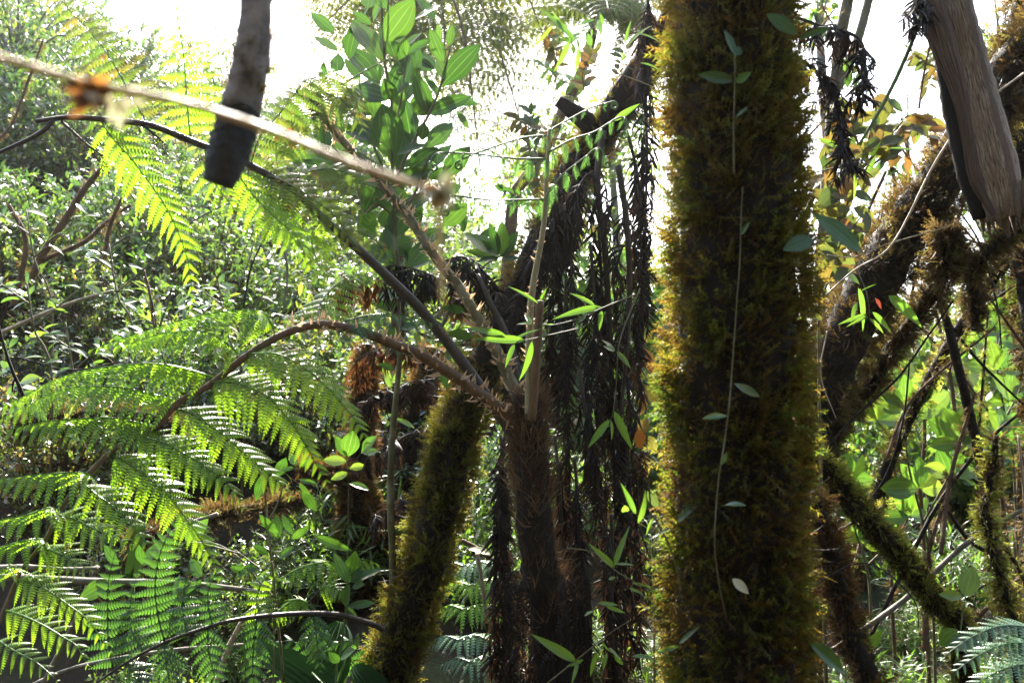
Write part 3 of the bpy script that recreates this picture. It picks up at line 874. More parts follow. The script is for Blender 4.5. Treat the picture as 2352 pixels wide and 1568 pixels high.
for pts, d in [([(1330, 340), (1308, 470), (1312, 640), (1300, 900)], 2.98), ([(1290, 400), (1262, 470), (1230, 560), (1200, 680)], 2.9),
               ([(1375, 520), (1385, 740), (1388, 980), (1395, 1260)], 3.0),
               ([(1440, 300), (1466, 420), (1472, 620), (1462, 900)], 2.98), ([(1478, 180), (1486, 330), (1482, 520), (1476, 720)], 3.0),
               ([(1300, 640), (1296, 820), (1306, 1050), (1312, 1330)], 2.96), ([(1168, 940), (1150, 1080), (1140, 1280), (1134, 1520)], 2.75),
               ([(1150, 1000), (1160, 1180), (1158, 1400), (1150, 1600)], 2.8), ([(1330, 850), (1362, 1050), (1398, 1280), (1420, 1540)], 2.85),
               ([(1412, 900), (1424, 1100), (1432, 1340), (1436, 1600)], 2.9), ([(1440, 860), (1452, 1050), (1460, 1250), (1464, 1500)], 2.95),
               ([(1275, 1000), (1288, 1160), (1298, 1340), (1300, 1560)], 2.78), ([(1490, -20), (1484, 60), (1478, 130), (1480, 210)], 3.0),
               ([(1205, 640), (1178, 720), (1172, 830), (1180, 950)], 3.0),
               ([(1350, 400), (1290, 480), (1250, 540), (1212, 600)], 2.88),
               ([(1290, 380), (1275, 560), (1270, 700), (1262, 860)], 3.05), ([(1356, 560), (1366, 700), (1360, 860), (1352, 1120)], 2.9), ([(1320, 1050), (1330, 1200), (1340, 1400), (1350, 1620)], 2.74), ([(1404, 1180), (1408, 1300), (1404, 1420), (1400, 1640)], 2.74)]:
    CURT.append(dead_frond(pts, d, .006, random.choice([10, 11, 12]), random.uniform(120, 180), HANG, tint=random.uniform(.15, .5), wide=random.uniform(9, 17)))
    CURT[-1]['mid'] = .5 * (pts[1][0] + pts[2][0])
CURT.sort(key=lambda o: o['mid'])
for i, o in enumerate(CURT):
    del o['mid']
    o['label'] = 'withered dark brown fern frond in the hanging curtain, %s from the left' % ordinal(i + 1)
dead_frond([(1800, 35), (1836, 43), (1895, 63), (1951, 76), (1980, 100), (1988, 150), (1978, 204), (1991, 246)], 2.1, .004, 15, 60, 'black curled dead frond arching over the sky right of the mossy trunk', .1, group='', drop=.9, wide=18)
dead_frond([(1800, 120), (1846, 142), (1879, 171), (1905, 198), (1922, 247), (1935, 313), (1947, 400)], 2.15, .005, 18, 66, 'black lacy dead frond hanging lower right of the mossy trunk', .1, group='', drop=.9, wide=22)
dead_frond([(2108, -20), (2104, 30), (2112, 62)], 1.95, .003, 6, 40, 'small dark dead frond tip hanging beside the weathered wood', .15, group='', wide=8)
# rusty and dark small fronds hanging behind the stalks
for pts, d, lab, mt, tn in [([(760, 660), (830, 640), (900, 640), (930, 660)], 3.3, 'rust-orange dying frond behind the upper bend of the bright frond', 'rust', .25),
                    ([(1035, 650), (1050, 660), (1062, 690)], 3.2, 'small orange-brown dying frond between two fern stalks', 'rust', .5),
                    ([(805, 835), (850, 810), (900, 795), (960, 800)], 3.2, 'brown dying frond hanging under the arched brown stalk', 'rust', .15)]:
    dead_frond(pts, d, .003, 6, 80, lab, tn, mt, wide=12, group='')
for pts, d, lab in [([(1000, 870), (930, 880), (870, 900), (835, 930)], 3.25, 'thin dark dead frond with dangling curled pinnae, upper of three behind the slender stem'),
               ([(1060, 955), (1000, 968), (930, 1000), (830, 1060)], 3.3, 'thin dark dead frond with dangling curled pinnae, middle of three behind the slender stem'),
               ([(1050, 1080), (980, 1115), (900, 1155), (850, 1190)], 3.35, 'thin dark dead frond with dangling curled pinnae, lowest of three behind the slender stem')]:
    dead_frond(pts, d, .003, 9, 74, lab, .3, wide=7, group='')
for pts, d, lab in [([(880, 620), (900, 610), (960, 620), (1010, 640)], 2.8, 'black shrivelled frond among the broad shrub leaves'),
                    ([(1020, 600), (1060, 590), (1100, 610), (1140, 680)], 2.85, 'black drooping dead frond right of the scaly stalk')]:
    dead_frond(pts, d, .004, 9, 110, lab, .1, wide=16, group='')

# ================================================================== broad-leaved plants, leaf by leaf
ME_MEL = [tpl_mesh('broad_leaf', leaf_tpl(10, .42, pk, fo, cu, cols=3, wave=wv), M['shrub']) for pk, fo, cu, wv in ((.45, .2, .15, .15), (.5, .1, .25, .3), (.42, .3, .05, .2))]
ME_LIME = [tpl_mesh('lime_leaf', leaf_tpl(10, .58, pk, fo, cu, cols=3, wave=.2), M['lime']) for pk, fo, cu in ((.48, .15, .15), (.52, .25, .3))]
ME_BAM = [tpl_mesh('bamboo_leaf', leaf_tpl(10, .17, .36, fo, cu, cols=2), M['bamboo']) for fo, cu in ((.3, .3), (.2, .8))]
ME_OLV = [tpl_mesh('olive_leaf', leaf_tpl(8, .46, .45, fo, cu, cols=2, wave=.3), M['olive']) for fo, cu in ((.3, .3), (.1, .7))]
ME_GLO = [tpl_mesh('glossy_leaf', leaf_tpl(8, .36, .55, fo, cu, cols=2), M['glossy']) for fo, cu in ((.3, .4), (.15, .7))]
ME_ONE = {k: tpl_mesh(k + '_leaf', leaf_tpl(8, w, .45, .2, .4, cols=2, wave=.4), M[k]) for k, w in (('orange', .5), ('pale', .45), ('red', .3))}

def leaf2(me, T, b, t, d, dz=.05, wide=1.0, nrm=None, name='leaf'):
    "leaf from picture point b to t at distance d"
    d = d + random.uniform(-dz, dz)
    B = P(b[0], b[1], d)
    E = P(t[0], t[1], d + random.uniform(-.035, .035))
    n = nrm or (random.gauss(0, .45), -1, random.gauss(.35, .4))
    return leaf_at(name, me, B, E, n, T, wide)
def twig(T, pts, d, r, mat='stem_olive', name='branch', sides=6, rough=.1):
    g = Geo()
    tube(g, spline(PX(pts, d), 24), r, sides, rough)
    return part(name, g, M[mat], T)

# ---- the tall broad-leaved sapling in the middle
stem = [(902, 1330), (897, 1180), (899, 1033), (918, 827), (925, 715), (911, 583), (907, 517), (904, 428), (900, 356), (899, 231), (884, 142), (874, -30)]
b0 = P(902, 1330, 2.95)
SH = thing('broad_leaved_sapling', (b0[0], b0[1], ground_at(b0[0], b0[1])), 'tall sapling with large pointed green leaves behind the fern stalks', 'sapling')
g = Geo()
sp = PX(stem, 2.95)
sp = np.vstack([[[b0[0], b0[1], ground_at(b0[0], b0[1]) - .05]], sp])
tube(g, spline(sp, 60), [.014, .0135, .013, .011, .009, .007, .005, .004], 9, .12)
part('trunk', g, M['stem_olive'], SH)
C2 = lambda x, y: (574 + .3297 * x, .3297 * y)
for pts, r in [([(1000, 1300), (1060, 1150), (1130, 1000), (1250, 790), (1325, 610), (1400, 320)], [.006, .003]),
               ([(1000, 1400), (930, 1180), (850, 980), (790, 740), (760, 560)], [.006, .003]),
               ([(1000, 1500), (880, 1420), (790, 1480), (720, 1200), (560, 1000)], [.005, .003]),
               ([(1000, 1350), (870, 1300), (650, 1230), (460, 1110)], [.005, .003]),
               ([(990, 870), (1020, 850), (1060, 640), (1090, 390)], [.004, .003]),
               ([(1010, 1480), (1130, 1380), (1200, 1200), (1240, 1100)], [.005, .003]),
               ([(985, 700), (940, 420), (960, 150), (965, -60)], [.004, .003])]:
    twig(SH, [C2(*p) for p in pts], 2.95, r)
L2 = [(940, 290, 1130, 20, 130), (930, 430, 745, 140, 130), (905, 590, 670, 320, 120), (985, 680, 1100, 400, 135), (1000, 1060, 935, 750, 150), (1130, 1000, 1075, 710, 120),
      (1245, 790, 1160, 530, 90), (1325, 610, 1575, 320, 115), (1250, 795, 1515, 680, 90), (1350, 430, 1255, 220, 75), (975, 690, 757, 615, 85), (860, 800, 650, 820, 60),
      (780, 750, 640, 640, 80), (660, 920, 520, 760, 100), (545, 1060, 510, 860, 60), (1010, 1080, 1210, 1000, 60), (1230, 1030, 1385, 865, 110), (1110, 1180, 1290, 1040, 100),
      (1220, 1190, 1380, 1020, 90), (1340, 1240, 1510, 1040, 100), (1060, 1230, 1250, 1190, 60), (720, 1200, 450, 1080, 70), (460, 1120, 220, 1045, 65), (700, 1190, 590, 1000, 90),
      (800, 1480, 880, 1285, 110), (970, 1450, 890, 1310, 80), (960, 1260, 710, 1270, 70), (1080, 1440, 1240, 1360, 90), (880, 1580, 770, 1480, 100), (950, 1600, 980, 1440, 90),
      (1180, 1580, 1110, 1450, 100), (1340, 1580, 1490, 1430, 100), (1090, 390, 1070, 250, 45), (1100, 370, 1240, 280, 50), (610, 530, 605, 385, 90), (1390, 320, 1410, 180, 40),
      (830, 980, 680, 915, 50), (900, 1030, 780, 830, 80), (1000, 700, 940, 560, 120), (1140, 790, 1270, 700, 100), (1000, 870, 1050, 640, 80), (1010, 400, 930, 160, 90), (1040, 300, 1010, 200, 80),
      (880, 830, 830, 640, 110), (690, 420, 745, 150, 70), (740, 240, 690, 190, 40), (1050, 1300, 1110, 1180, 90), (650, 1210, 320, 1130, 70), (640, 1240, 400, 1230, 60), (1200, 980, 1210, 870, 110),
      (1010, 1160, 1070, 960, 110), (940, 1010, 870, 800, 100), (740, 1020, 690, 880, 60), (830, 1010, 740, 800, 90), (1240, 1240, 1440, 1180, 70), (1350, 1330, 1460, 1290, 70), (1200, 1300, 1160, 1160, 90),
      (1000, 1640, 1080, 1440, 120), (880, 1640, 760, 1560, 110), (1180, 1700, 1320, 1600, 110), (1000, 1760, 950, 1590, 130), (1100, 1860, 1250, 1690, 110), (940, 1800, 830, 1720, 90), (1010, 210, 1080, 120, 60), (950, 60, 880, -40, 60), (820, 60, 830, -40, 60)]
for i, (x0, y0, x1, y1, w) in enumerate(L2):
    ln = math.hypot(x1 - x0, y1 - y0)
    leaf2(ME_MEL[i % 3], SH, C2(x0, y0), C2(x0 + (x1 - x0) * 1.12, y0 + (y1 - y0) * 1.12), 2.95, .09, min(1.7, max(.6, w * 1.3 / ln / .42)), (random.gauss(0, .35), -1, random.gauss(.3, .3)))
C6 = lambda x, y: (574 + .3297 * x, 517 + .3297 * y)
for i, (x0, y0, x1, y1, w) in enumerate([(1245, 550, 1240, 360, 120), (1020, 140, 1150, 100, 90), (960, 180, 930, 30, 110), (1050, 500, 880, 480, 90), (1060, 590, 1120, 410, 100), (1040, 560, 870, 560, 80),
                                         (1000, 240, 860, 190, 90), (1280, 130, 1370, 60, 90), (1160, 700, 1050, 720, 70), (1500, 600, 1340, 570, 55), (1560, 780, 1380, 745, 60), (1360, 1000, 1370, 1140, 90),
                                         (1440, 860, 1360, 930, 80), (1040, 760, 950, 720, 50), (1060, 870, 1250, 860, 60), (1000, 1000, 900, 965, 40)]):
    ln = math.hypot(x1 - x0, y1 - y0)
    leaf2(ME_MEL[i % 3], SH, C6(x0, y0), C6(x1, y1), 2.98, .1, min(1.6, max(.5, w * 1.15 / ln / .42)))
for i in range(90):                                     # the leaves further back in the same crown
    u, v = random.gauss(900, 70), random.uniform(40, 660)
    a = random.uniform(.3, 2.9)
    l = random.uniform(48, 80)
    leaf2(ME_MEL[i % 3], SH, (u, v), (u + l * math.cos(a), v - l * math.sin(a) * .9), 3.12, .1, random.uniform(.8, 1.1))

def sapling(name, label, cat, stems, leaves, d, mes, r=.006, mat='stem_olive', foot=True, group=None, dz=.05):
    b = P(*stems[0][0], d)
    z = ground_at(b[0], b[1]) if foot else b[2]
    T = thing(name, (b[0], b[1], z) if foot else tuple(b), label, cat, group)
    for i, s in enumerate(stems):
        g = Geo()
        q = PX(s, d)
        if i == 0 and foot and q[0][2] > z:
            q = np.vstack([[q[0][0], q[0][1], z - .04], q])
        tube(g, spline(q, 24), [r, r * .45] if i == 0 else [r * .6, r * .3], 6, .1)
        part('stem' if i == 0 else 'branch', g, M[mat], T)
    for i, (x0, y0, x1, y1, w) in enumerate(leaves):
        ln = math.hypot(x1 - x0, y1 - y0)
        me = mes[i % len(mes)]
        leaf2(me, T, (x0, y0), (x1, y1), d, dz, min(1.9, max(.4, w)))
    return T
# right-hand leaf cluster beside the dark curtain
sapling('broad_leaved_sapling', 'small sapling with a fan of bright green leaves left of the dark curtain', 'sapling',
        [[(1010, 760), (1060, 660), (1120, 605), (1148, 588)]],
        [(1146, 588, 1070, 530, 1.1), (1148, 588, 1160, 508, 1.2), (1150, 590, 1190, 530, 1.0), (1148, 592, 1088, 600, .7), (1150, 595, 1195, 590, .6), (1140, 585, 1105, 550, 1.0), (1145, 586, 1125, 510, .8), (1150, 586, 1178, 562, 1.0), (1140, 592, 1070, 575, .8)], 3.0, ME_MEL, foot=False)
# lower sapling with eaten leaves, left of the leaning trunk
K = lambda x, y: (574 + .3408 * x, 1033 + .3408 * y)
KL = lambda l: [(*K(a, b), *K(c, d), w) for a, b, c, d, w in l]
sapling('broad_leaved_sapling', 'thin brown-stemmed sapling with chewed green leaves left of the leaning trunk', 'sapling',
        [[(650, 1600), (632, 1374), (618, 1238), (605, 1091), (600, 1040)], [(632, 1374), (590, 1330), (560, 1290), (500, 1250), (430, 1245)], [(605, 1091), (580, 1060), (560, 1030)], [(615, 1200), (640, 1150), (650, 1110)]],
        KL([(190, 560, 60, 440, .9), (200, 590, 180, 430, .9), (180, 590, 100, 470, .9), (280, 600, 400, 510, .9), (290, 570, 210, 440, 1.0), (200, 730, 300, 650, .9), (120, 700, 20, 640, 1.0), (100, 860, 20, 880, .8), (330, 200, 460, 230, .7), (330, 220, 400, 300, 1.2), (310, 120, 200, 130, .8), (320, 100, 260, 20, 1.2), (330, 110, 420, 60, 1.0), (350, 260, 450, 420, .9), (440, 580, 690, 680, .6), (90, 160, 40, 350, .8), (180, 180, 240, 60, 1.2)]), 2.75, ME_MEL)
sapling('broad_leaved_sapling', 'small sapling with a whorl of upright leaves and one silvery leaf at the bottom', 'sapling',
        [[(770, 1600), (785, 1480), (795, 1390), (802, 1342)]],
        KL([(668, 900, 565, 690, .8), (665, 895, 710, 695, 1.2), (680, 890, 890, 800, .8), (690, 920, 770, 900, 1.2), (650, 1055, 840, 1020, .75), (640, 1050, 665, 895, 1.1), (650, 1060, 720, 1120, .9), (675, 890, 760, 780, .8), (600, 1430, 530, 1360, 1.2), (610, 1400, 700, 1340, 1.4)]), 2.6, ME_MEL, mat='stem_green')
KK = lambda x, y: (.3408 * x, 1033 + .3408 * y)
sapling('broad_leaved_sapling', 'dark arching branch with shaded oval leaves in front of the lower fern', 'sapling',
        [[(630, 1360), (613, 1323), (560, 1275), (477, 1251), (426, 1242), (375, 1280), (330, 1300)], [(560, 1275), (500, 1310), (460, 1325), (420, 1350)]],
        [(*KK(a, b), *KK(c, d), w) for a, b, c, d, w in [(970, 775, 1060, 620, 1.3), (960, 770, 930, 650, 1.0), (1360, 850, 1280, 730, 1.3), (1250, 610, 1400, 470, 1.1), (1170, 1000, 1200, 830, .7), (1240, 1010, 1360, 870, 1.1), (800, 770, 690, 640, 1.2), (760, 880, 510, 1000, 1.0), (1640, 800, 1760, 790, 1.2), (1200, 930, 1270, 880, 1.1), (1050, 700, 1200, 720, .9), (1550, 790, 1680, 830, .9), (1590, 860, 1660, 800, .8)]], 2.45, ME_MEL, r=.004)
# pale small-leaved plants near the leaning trunk
sapling('young_plant', 'young plant with soft yellow-green leaves in front of the rusty mossy trunks', 'plant',
        [[(800, 1160), (800, 1110), (795, 1050)], [(798, 1080), (830, 1040)]],
        [(796, 1048, 772, 1000, .9), (796, 1050, 812, 990, 1.2), (797, 1060, 740, 1055, .8), (800, 1075, 840, 1068, .8), (800, 1085, 760, 1100, .8), (830, 1040, 860, 1000, .9), (830, 1040, 875, 1035, .9), (800, 1110, 850, 1120, .7)], 3.35, ME_LIME, r=.003)
sapling('young_plant', 'grey-green leafy plant standing between the two rusty mossy trunks', 'plant',
        [[(905, 1050), (900, 980), (905, 900), (895, 860)]],
        [(900, 870, 860, 820, .9), (900, 880, 935, 830, 1.0), (902, 890, 950, 880, 1.0), (902, 920, 860, 900, .8), (903, 930, 950, 930, .9), (905, 950, 870, 960, .8), (904, 900, 880, 850, .9), (905, 960, 955, 975, .7)], 3.5, ME_GLO, r=.004)
# left edge branch with spotted leaves
sapling('leafy_branch', 'dark branch with oval spotted leaves at the left edge', 'branch',
        [[(70, 960), (50, 900), (28, 850), (8, 790), (-10, 720)], [(36, 870), (30, 880), (28, 900)]],
        [(45, 880, 82, 862, 1.3), (46, 890, 86, 882, 1.2), (50, 902, 84, 900, 1.0), (30, 850, -6, 830, 1.2), (28, 845, -10, 860, 1.2), (40, 880, 8, 905, 1.1), (60, 925, 15, 945, 1.2), (20, 800, 40, 770, 1.0), (62, 930, 105, 960, 1.0)], 2.5, ME_GLO, foot=False, mat='bark_dark')
# left: clear glossy shrub sprays in front of the hillside
for k, (u0, v0, nl, lab) in enumerate([(60, 640, 30, 'glossy pale-leaved shrub spray at the left edge below the broken frond tip'), (250, 560, 26, 'glossy-leaved shrub spray catching the sun under the hanging fern pinna'),
                                  (350, 690, 20, 'small glossy-leaved shrub spray just above the bright arching frond'), (150, 740, 22, 'silvery glossy-leaved shrub spray above the left bright pinnae'), (60, 480, 20, 'grey-green glossy-leaved shrub spray at the left edge in the upper half'), (500, 640, 18, 'upright pale-leaved shrub spray left of the central sapling')]):
    d = 3.9 + .15 * k
    st = [[(u0 + 60, v0 + 240), (u0 + 20, v0 + 120), (u0, v0)], [(u0 + 20, v0 + 110), (u0 + 90, v0 + 50), (u0 + 140, v0 + 10)], [(u0 + 10, v0 + 60), (u0 - 60, v0 + 10)]]
    lv = []
    for i in range(nl):
        s = random.choice(st)
        j = random.randrange(1, len(s))
        t = random.random() ** .6
        x = s[j - 1][0] * (1 - t) + s[j][0] * t
        y = s[j - 1][1] * (1 - t) + s[j][1] * t
        a = random.uniform(-.5, 3.6)
        l = random.uniform(26, 46)
        lv.append((x, y, x + l * math.cos(a), y - l * math.sin(a) * .7, random.uniform(.8, 1.2)))
    T = sapling('glossy_shrub', lab, 'shrub', st, [], d, ME_GLO, r=.008)
    for i, (x0, y0, x1, y1, w) in enumerate(lv):
        leaf2(ME_GLO[i % 2], T, (x0, y0), (x1, y1), d, .16, w, (random.gauss(0, .5), random.gauss(-.5, .5), 1))

# ---- upper right: climber with olive and russet leaves
st = [[(1880, 790), (1905, 640), (1945, 470), (1985, 360), (2010, 250)], [(1930, 530), (1900, 420), (1895, 350)], [(1960, 430), (2030, 330), (2080, 270)], [(1905, 640), (1930, 560), (1960, 520), (2000, 470)], [(2030, 330), (2090, 290), (2150, 270)], [(1985, 360), (1960, 300), (1950, 240)]]
lv = []
for i in range(105):
    s = random.choice(st)
    j = random.randrange(1, len(s))
    t = random.random()
    x = s[j - 1][0] * (1 - t) + s[j][0] * t
    y = s[j - 1][1] * (1 - t) + s[j][1] * t
    a = random.choice([random.uniform(-.6, .6), random.uniform(2.5, 3.8), random.uniform(-2.2, -1)])
    l = random.uniform(34, 58)
    lv.append((x, y, x + l * math.cos(a), y - l * math.sin(a), random.uniform(.9, 1.35)))
for u, v in [(1900, 350), (1935, 300), (1985, 280), (2040, 225), (2090, 270), (1930, 430), (1980, 400), (2040, 330), (2130, 300), (1890, 470), (1960, 480), (2010, 240), (2070, 350), (1915, 520), (1900, 600)]:
    for j in range(5):
        a = random.uniform(-3.3, .6)
        l = random.uniform(34, 56)
        lv.append((u + random.uniform(-14, 14), v + random.uniform(-14, 14), 0, 0, random.uniform(1.0, 1.4)))
        b_ = lv[-1]
        lv[-1] = (b_[0], b_[1], b_[0] + l * math.cos(a), b_[1] - l * math.sin(a), b_[4])
sapling('olive_leaved_shrub', 'shrub with olive and russet leaves against the white sky, right of the mossy trunk', 'shrub', st, lv, 2.7, ME_OLV, r=.007, foot=True, dz=.12)
sapling('olive_leaved_shrub', 'russet-leaved twigs hanging between the dark curtain and the mossy trunk', 'shrub', [[(1500, 1300), (1490, 1100), (1480, 900), (1478, 780)], [(1490, 1100), (1470, 1000), (1460, 940)]],
        [(1480, 800, 1500, 860, 1.0), (1482, 850, 1462, 890, 1.1), (1485, 880, 1510, 930, 1.1), (1480, 780, 1470, 730, 1.0), (1488, 960, 1460, 1010, 1.0), (1490, 1000, 1512, 1040, 1.1), (1478, 790, 1500, 760, .9), (1484, 900, 1470, 950, .9), (1470, 1000, 1450, 1040, 1.0), (1488, 1040, 1480, 1090, 1.0), (1480, 600, 1495, 560, 1.0), (1484, 640, 1470, 600, 1.0), (1490, 1120, 1510, 1170, 1.0)], 3.3, ME_OLV, r=.005)
# ---- right: bright oval-leaved shrubs
def fan(u, v, n, l, a0=-.3, a1=3.4):
    out = []
    for i in range(n):
        a = a0 + (a1 - a0) * (i + random.uniform(.2, .8)) / n
        ll = l * random.uniform(.75, 1.2)
        out.append((u, v, u + ll * math.cos(a), v - ll * math.sin(a), random.uniform(.85, 1.15)))
    return out
for lab, st, heads, d in [
    ('shrub with big bright oval leaves behind the diagonal mossy boughs', [[(2140, 1330), (2120, 1200), (2085, 1060), (2080, 930)], [(2120, 1200), (2180, 1090), (2210, 1010)], [(2085, 1060), (2040, 1000), (2010, 960)]],
     [(2080, 935, 5, 78), (2208, 1015, 7, 84), (2012, 965, 5, 70), (2110, 1120, 5, 76), (2180, 1090, 4, 70)], 3.7),
    ('shrub with yellow-green oval leaves just right of the mossy trunk base', [[(2000, 1400), (1990, 1300), (1960, 1200), (1950, 1100)], [(1990, 1300), (2060, 1230), (2090, 1180)]],
     [(1950, 1105, 5, 60), (2088, 1185, 6, 70), (1975, 1240, 4, 56), (2040, 1250, 4, 60)], 3.9),
    ('shrub with lime-green leaves at the right edge halfway up', [[(2330, 1100), (2310, 960), (2290, 850), (2300, 760)], [(2310, 960), (2350, 880), (2380, 800)]],
     [(2300, 765, 5, 70), (2290, 850, 4, 66), (2375, 800, 4, 80), (2320, 920, 5, 70), (2335, 700, 4, 70), (2310, 1000, 5, 66)], 3.8),
    ('shrub with glowing round leaves seen past the trunk on the right', [[(2130, 1150), (2110, 1000), (2060, 900), (2050, 800)], [(2110, 1000), (2160, 900), (2190, 830)]],
     [(2050, 805, 4, 60), (2190, 835, 5, 62), (2070, 880, 4, 62), (2140, 940, 5, 60), (2240, 780, 4, 56)], 4.6)]:
    lv = []
    for h in heads:
        lv += fan(*h)
    sapling('oval_leaved_shrub', lab, 'shrub', st, lv, d, ME_LIME, r=.008, dz=.14)
# one tall-stalked leaf pair and the big pale leaf at the lower right
T = sapling('young_plant', 'single bright oval leaf on a stalk above a pale one at the lower right', 'plant', [[(2190, 1600), (2200, 1500), (2215, 1380), (2218, 1368)]],
            [(2216, 1370, 2236, 1300, 1.1), (2212, 1368, 2160, 1364, .6), (2200, 1445, 2160, 1482, 1.4)], 2.6, [ME_LIME[0]], r=.004, mat='stem_green')
leaf2(tpl_mesh('pale_glossy_leaf', leaf_tpl(10, .62, .5, .15, .2, cols=3), M['pleat']), T, (2262, 1478), (2178, 1478), 2.5, .02, 1.2, (0, -.45, 1))
sapling('young_plant', 'small plant with two lime leaves in front of the rusty mossy root', 'plant', [[(1945, 1600), (1935, 1450), (1930, 1420)], [(1940, 1500), (1965, 1480)]],
        [(1930, 1425, 1905, 1375, 1.1), (1932, 1428, 1950, 1380, 1.1), (1965, 1500, 2032, 1450, .9), (1940, 1480, 1985, 1500, .9)], 2.7, ME_LIME, r=.003)

# ---- bamboo-like leaves
def bamboo(label, stem, leaves, d, r=.002, dry=None):
    b = P(*stem[0], d)
    T = thing('bamboo_sprig', tuple(b), label, 'bamboo')
    g = Geo()
    tube(g, spline(PX(stem, d), 20), [r, r * .5], 5)
    part('stem', g, M['stem_olive'], T)
    for i, (x0, y0, x1, y1, w) in enumerate(leaves):
        leaf2(ME_BAM[i % 2], T, (x0, y0), (x1, y1), d, .02, w, (random.gauss(0, .4), -1, random.gauss(.5, .4)))
C7 = lambda x, y: (1091 + .3297 * x, 517 + .3297 * y)
CL = lambda f, l: [(*f(a, b), *f(c, d), w) for a, b, c, d, w in l]
bamboo('bamboo sprig with long leaves crossing the cut fern stalk', [C7(720, 720), C7(540, 760), C7(350, 800), C7(280, 800)],
       CL(C7, [(345, 800, 0, 785, 1.0), (210, 765, -60, 700, 1.0), (275, 830, 205, 985, 1.3), (395, 810, 360, 1110, .95), (270, 800, 460, 700, .7), (400, 690, 275, 660, .9), (440, 545, 240, 412, .7), (450, 530, 500, 430, .8), (395, 680, 335, 610, 1.5)]), 2.35)
bamboo('bamboo sprig with pale leaves across the middle of the dark curtain', [C7(1150, 470), C7(1000, 530), C7(880, 580), C7(720, 650), C7(540, 695), C7(400, 685)],
       CL(C7, [(835, 560, 665, 460, 1.0), (880, 570, 560, 608, .9), (880, 590, 870, 735, 1.3), (550, 692, 480, 690, 1.2)]), 2.4)
bamboo('bamboo sprig with three wide leaves low in the dark curtain', [C7(1150, 440), C7(1010, 800), C7(985, 1100), C7(960, 1310), C7(945, 1360)],
       CL(C7, [(940, 1355, 770, 1555, 1.1), (945, 1360, 980, 1500, 1.0), (970, 1295, 1100, 1570, 1.1), (975, 880, 895, 770, 1.4), (970, 880, 890, 830, 1.3), (985, 880, 1130, 990, 1.0), (990, 890, 1060, 970, 1.2)]), 2.4)
C8 = lambda x, y: (1091 + .3408 * x, 1033 + .3408 * y)
bamboo('bamboo sprig with blade leaves beside the lower mossy trunk', [C8(620, 660), C8(800, 690), C8(930, 800), C8(1100, 900), C8(1250, 960)],
       CL(C8, [(940, 790, 785, 640, 1.0), (940, 780, 1010, 540, .9), (950, 770, 1080, 760, 1.0), (1060, 890, 1180, 930, .9), (1040, 930, 1150, 970, .9), (900, 870, 960, 850, 2.0), (830, 1030, 980, 1040, 1.0), (880, 1050, 1050, 1110, .8), (740, 1115, 790, 1075, 1.6)]), 2.2)
bamboo('bamboo sprig with broad blades at the bottom centre', [C8(490, 1568), C8(700, 1400), C8(900, 1240), C8(1040, 1150)],
       CL(C8, [(680, 1420, 395, 1245, 1.1), (730, 1410, 610, 1475, 1.2), (690, 1420, 660, 1580, 1.2), (820, 1370, 760, 1540, 1.1), (890, 1370, 850, 1490, 1.5), (940, 1380, 1010, 1470, 1.5), (900, 1330, 980, 1400, 1.0), (1060, 1390, 1260, 1375, .7), (860, 1290, 920, 1390, .9)]), 2.1)
bamboo('bamboo sprig hanging by the lower left side of the mossy trunk', [(1500, 1180), (1540, 1260), (1560, 1330), (1568, 1360)],
       [(1460, 1180, 1430, 1110, 1.0), (1465, 1200, 1500, 1130, 1.2), (1500, 1190, 1480, 1230, .9), (1555, 1200, 1620, 1120, 1.1), (1560, 1478, 1610, 1428, 1.0), (1540, 1215, 1490, 1225, .9), (1560, 1482, 1500, 1500, .9), (1435, 1160, 1440, 1195, 1.6)], 1.42)
C9 = lambda x, y: (1780 + .3296 * x, 517 + .3296 * y)
bamboo('bamboo sprig with spotted leaves before the dark mossy bough', [C9(560, 250), C9(580, 330), C9(640, 480), C9(660, 640)],
       CL(C9, [(580, 440, 655, 740, 1.3), (640, 620, 440, 680, .9), (640, 640, 490, 705, .9), (570, 540, 530, 640, 1.3), (680, 605, 830, 750, 1.1), (660, 650, 770, 740, 1.2), (600, 460, 700, 405, .6), (790, 490, 1070, 690, 1.4), (510, 340, 585, 400, 1.9)]), 2.3)
bamboo('bamboo twig with narrow leaves against the sky left of the trunk', [(1500, 200), (1400, 160), (1330, 120), (1290, 72)],
       [(1320, 95, 1248, 12, 1.2), (1290, 75, 1280, 22, 1.2), (1268, 60, 1228, 112, .8), (1310, 90, 1285, 158, 1.0), (1332, 108, 1322, 165, 1.1), (1440, 108, 1480, 46, 1.1), (1435, 100, 1450, 42, .7), (1460, 78, 1525, 80, .8), (1436, 125, 1424, 143, 1.6), (1470, 145, 1525, 150, .7), (1410, 278, 1470, 235, 1.2)], 2.5)
bamboo('bamboo twig with broad leaves right of the trunk near the sky', [(1860, 400), (1930, 380), (2000, 345), (2050, 330)],
       [(1937, 345, 1878, 312, 1.3), (1948, 385, 1945, 305, 1.1), (2040, 342, 2116, 340, .7), (2000, 360, 2022, 332, 1.4), (1962, 395, 1968, 460, 1.1), (1990, 400, 2020, 350, 1.1)], 2.3)

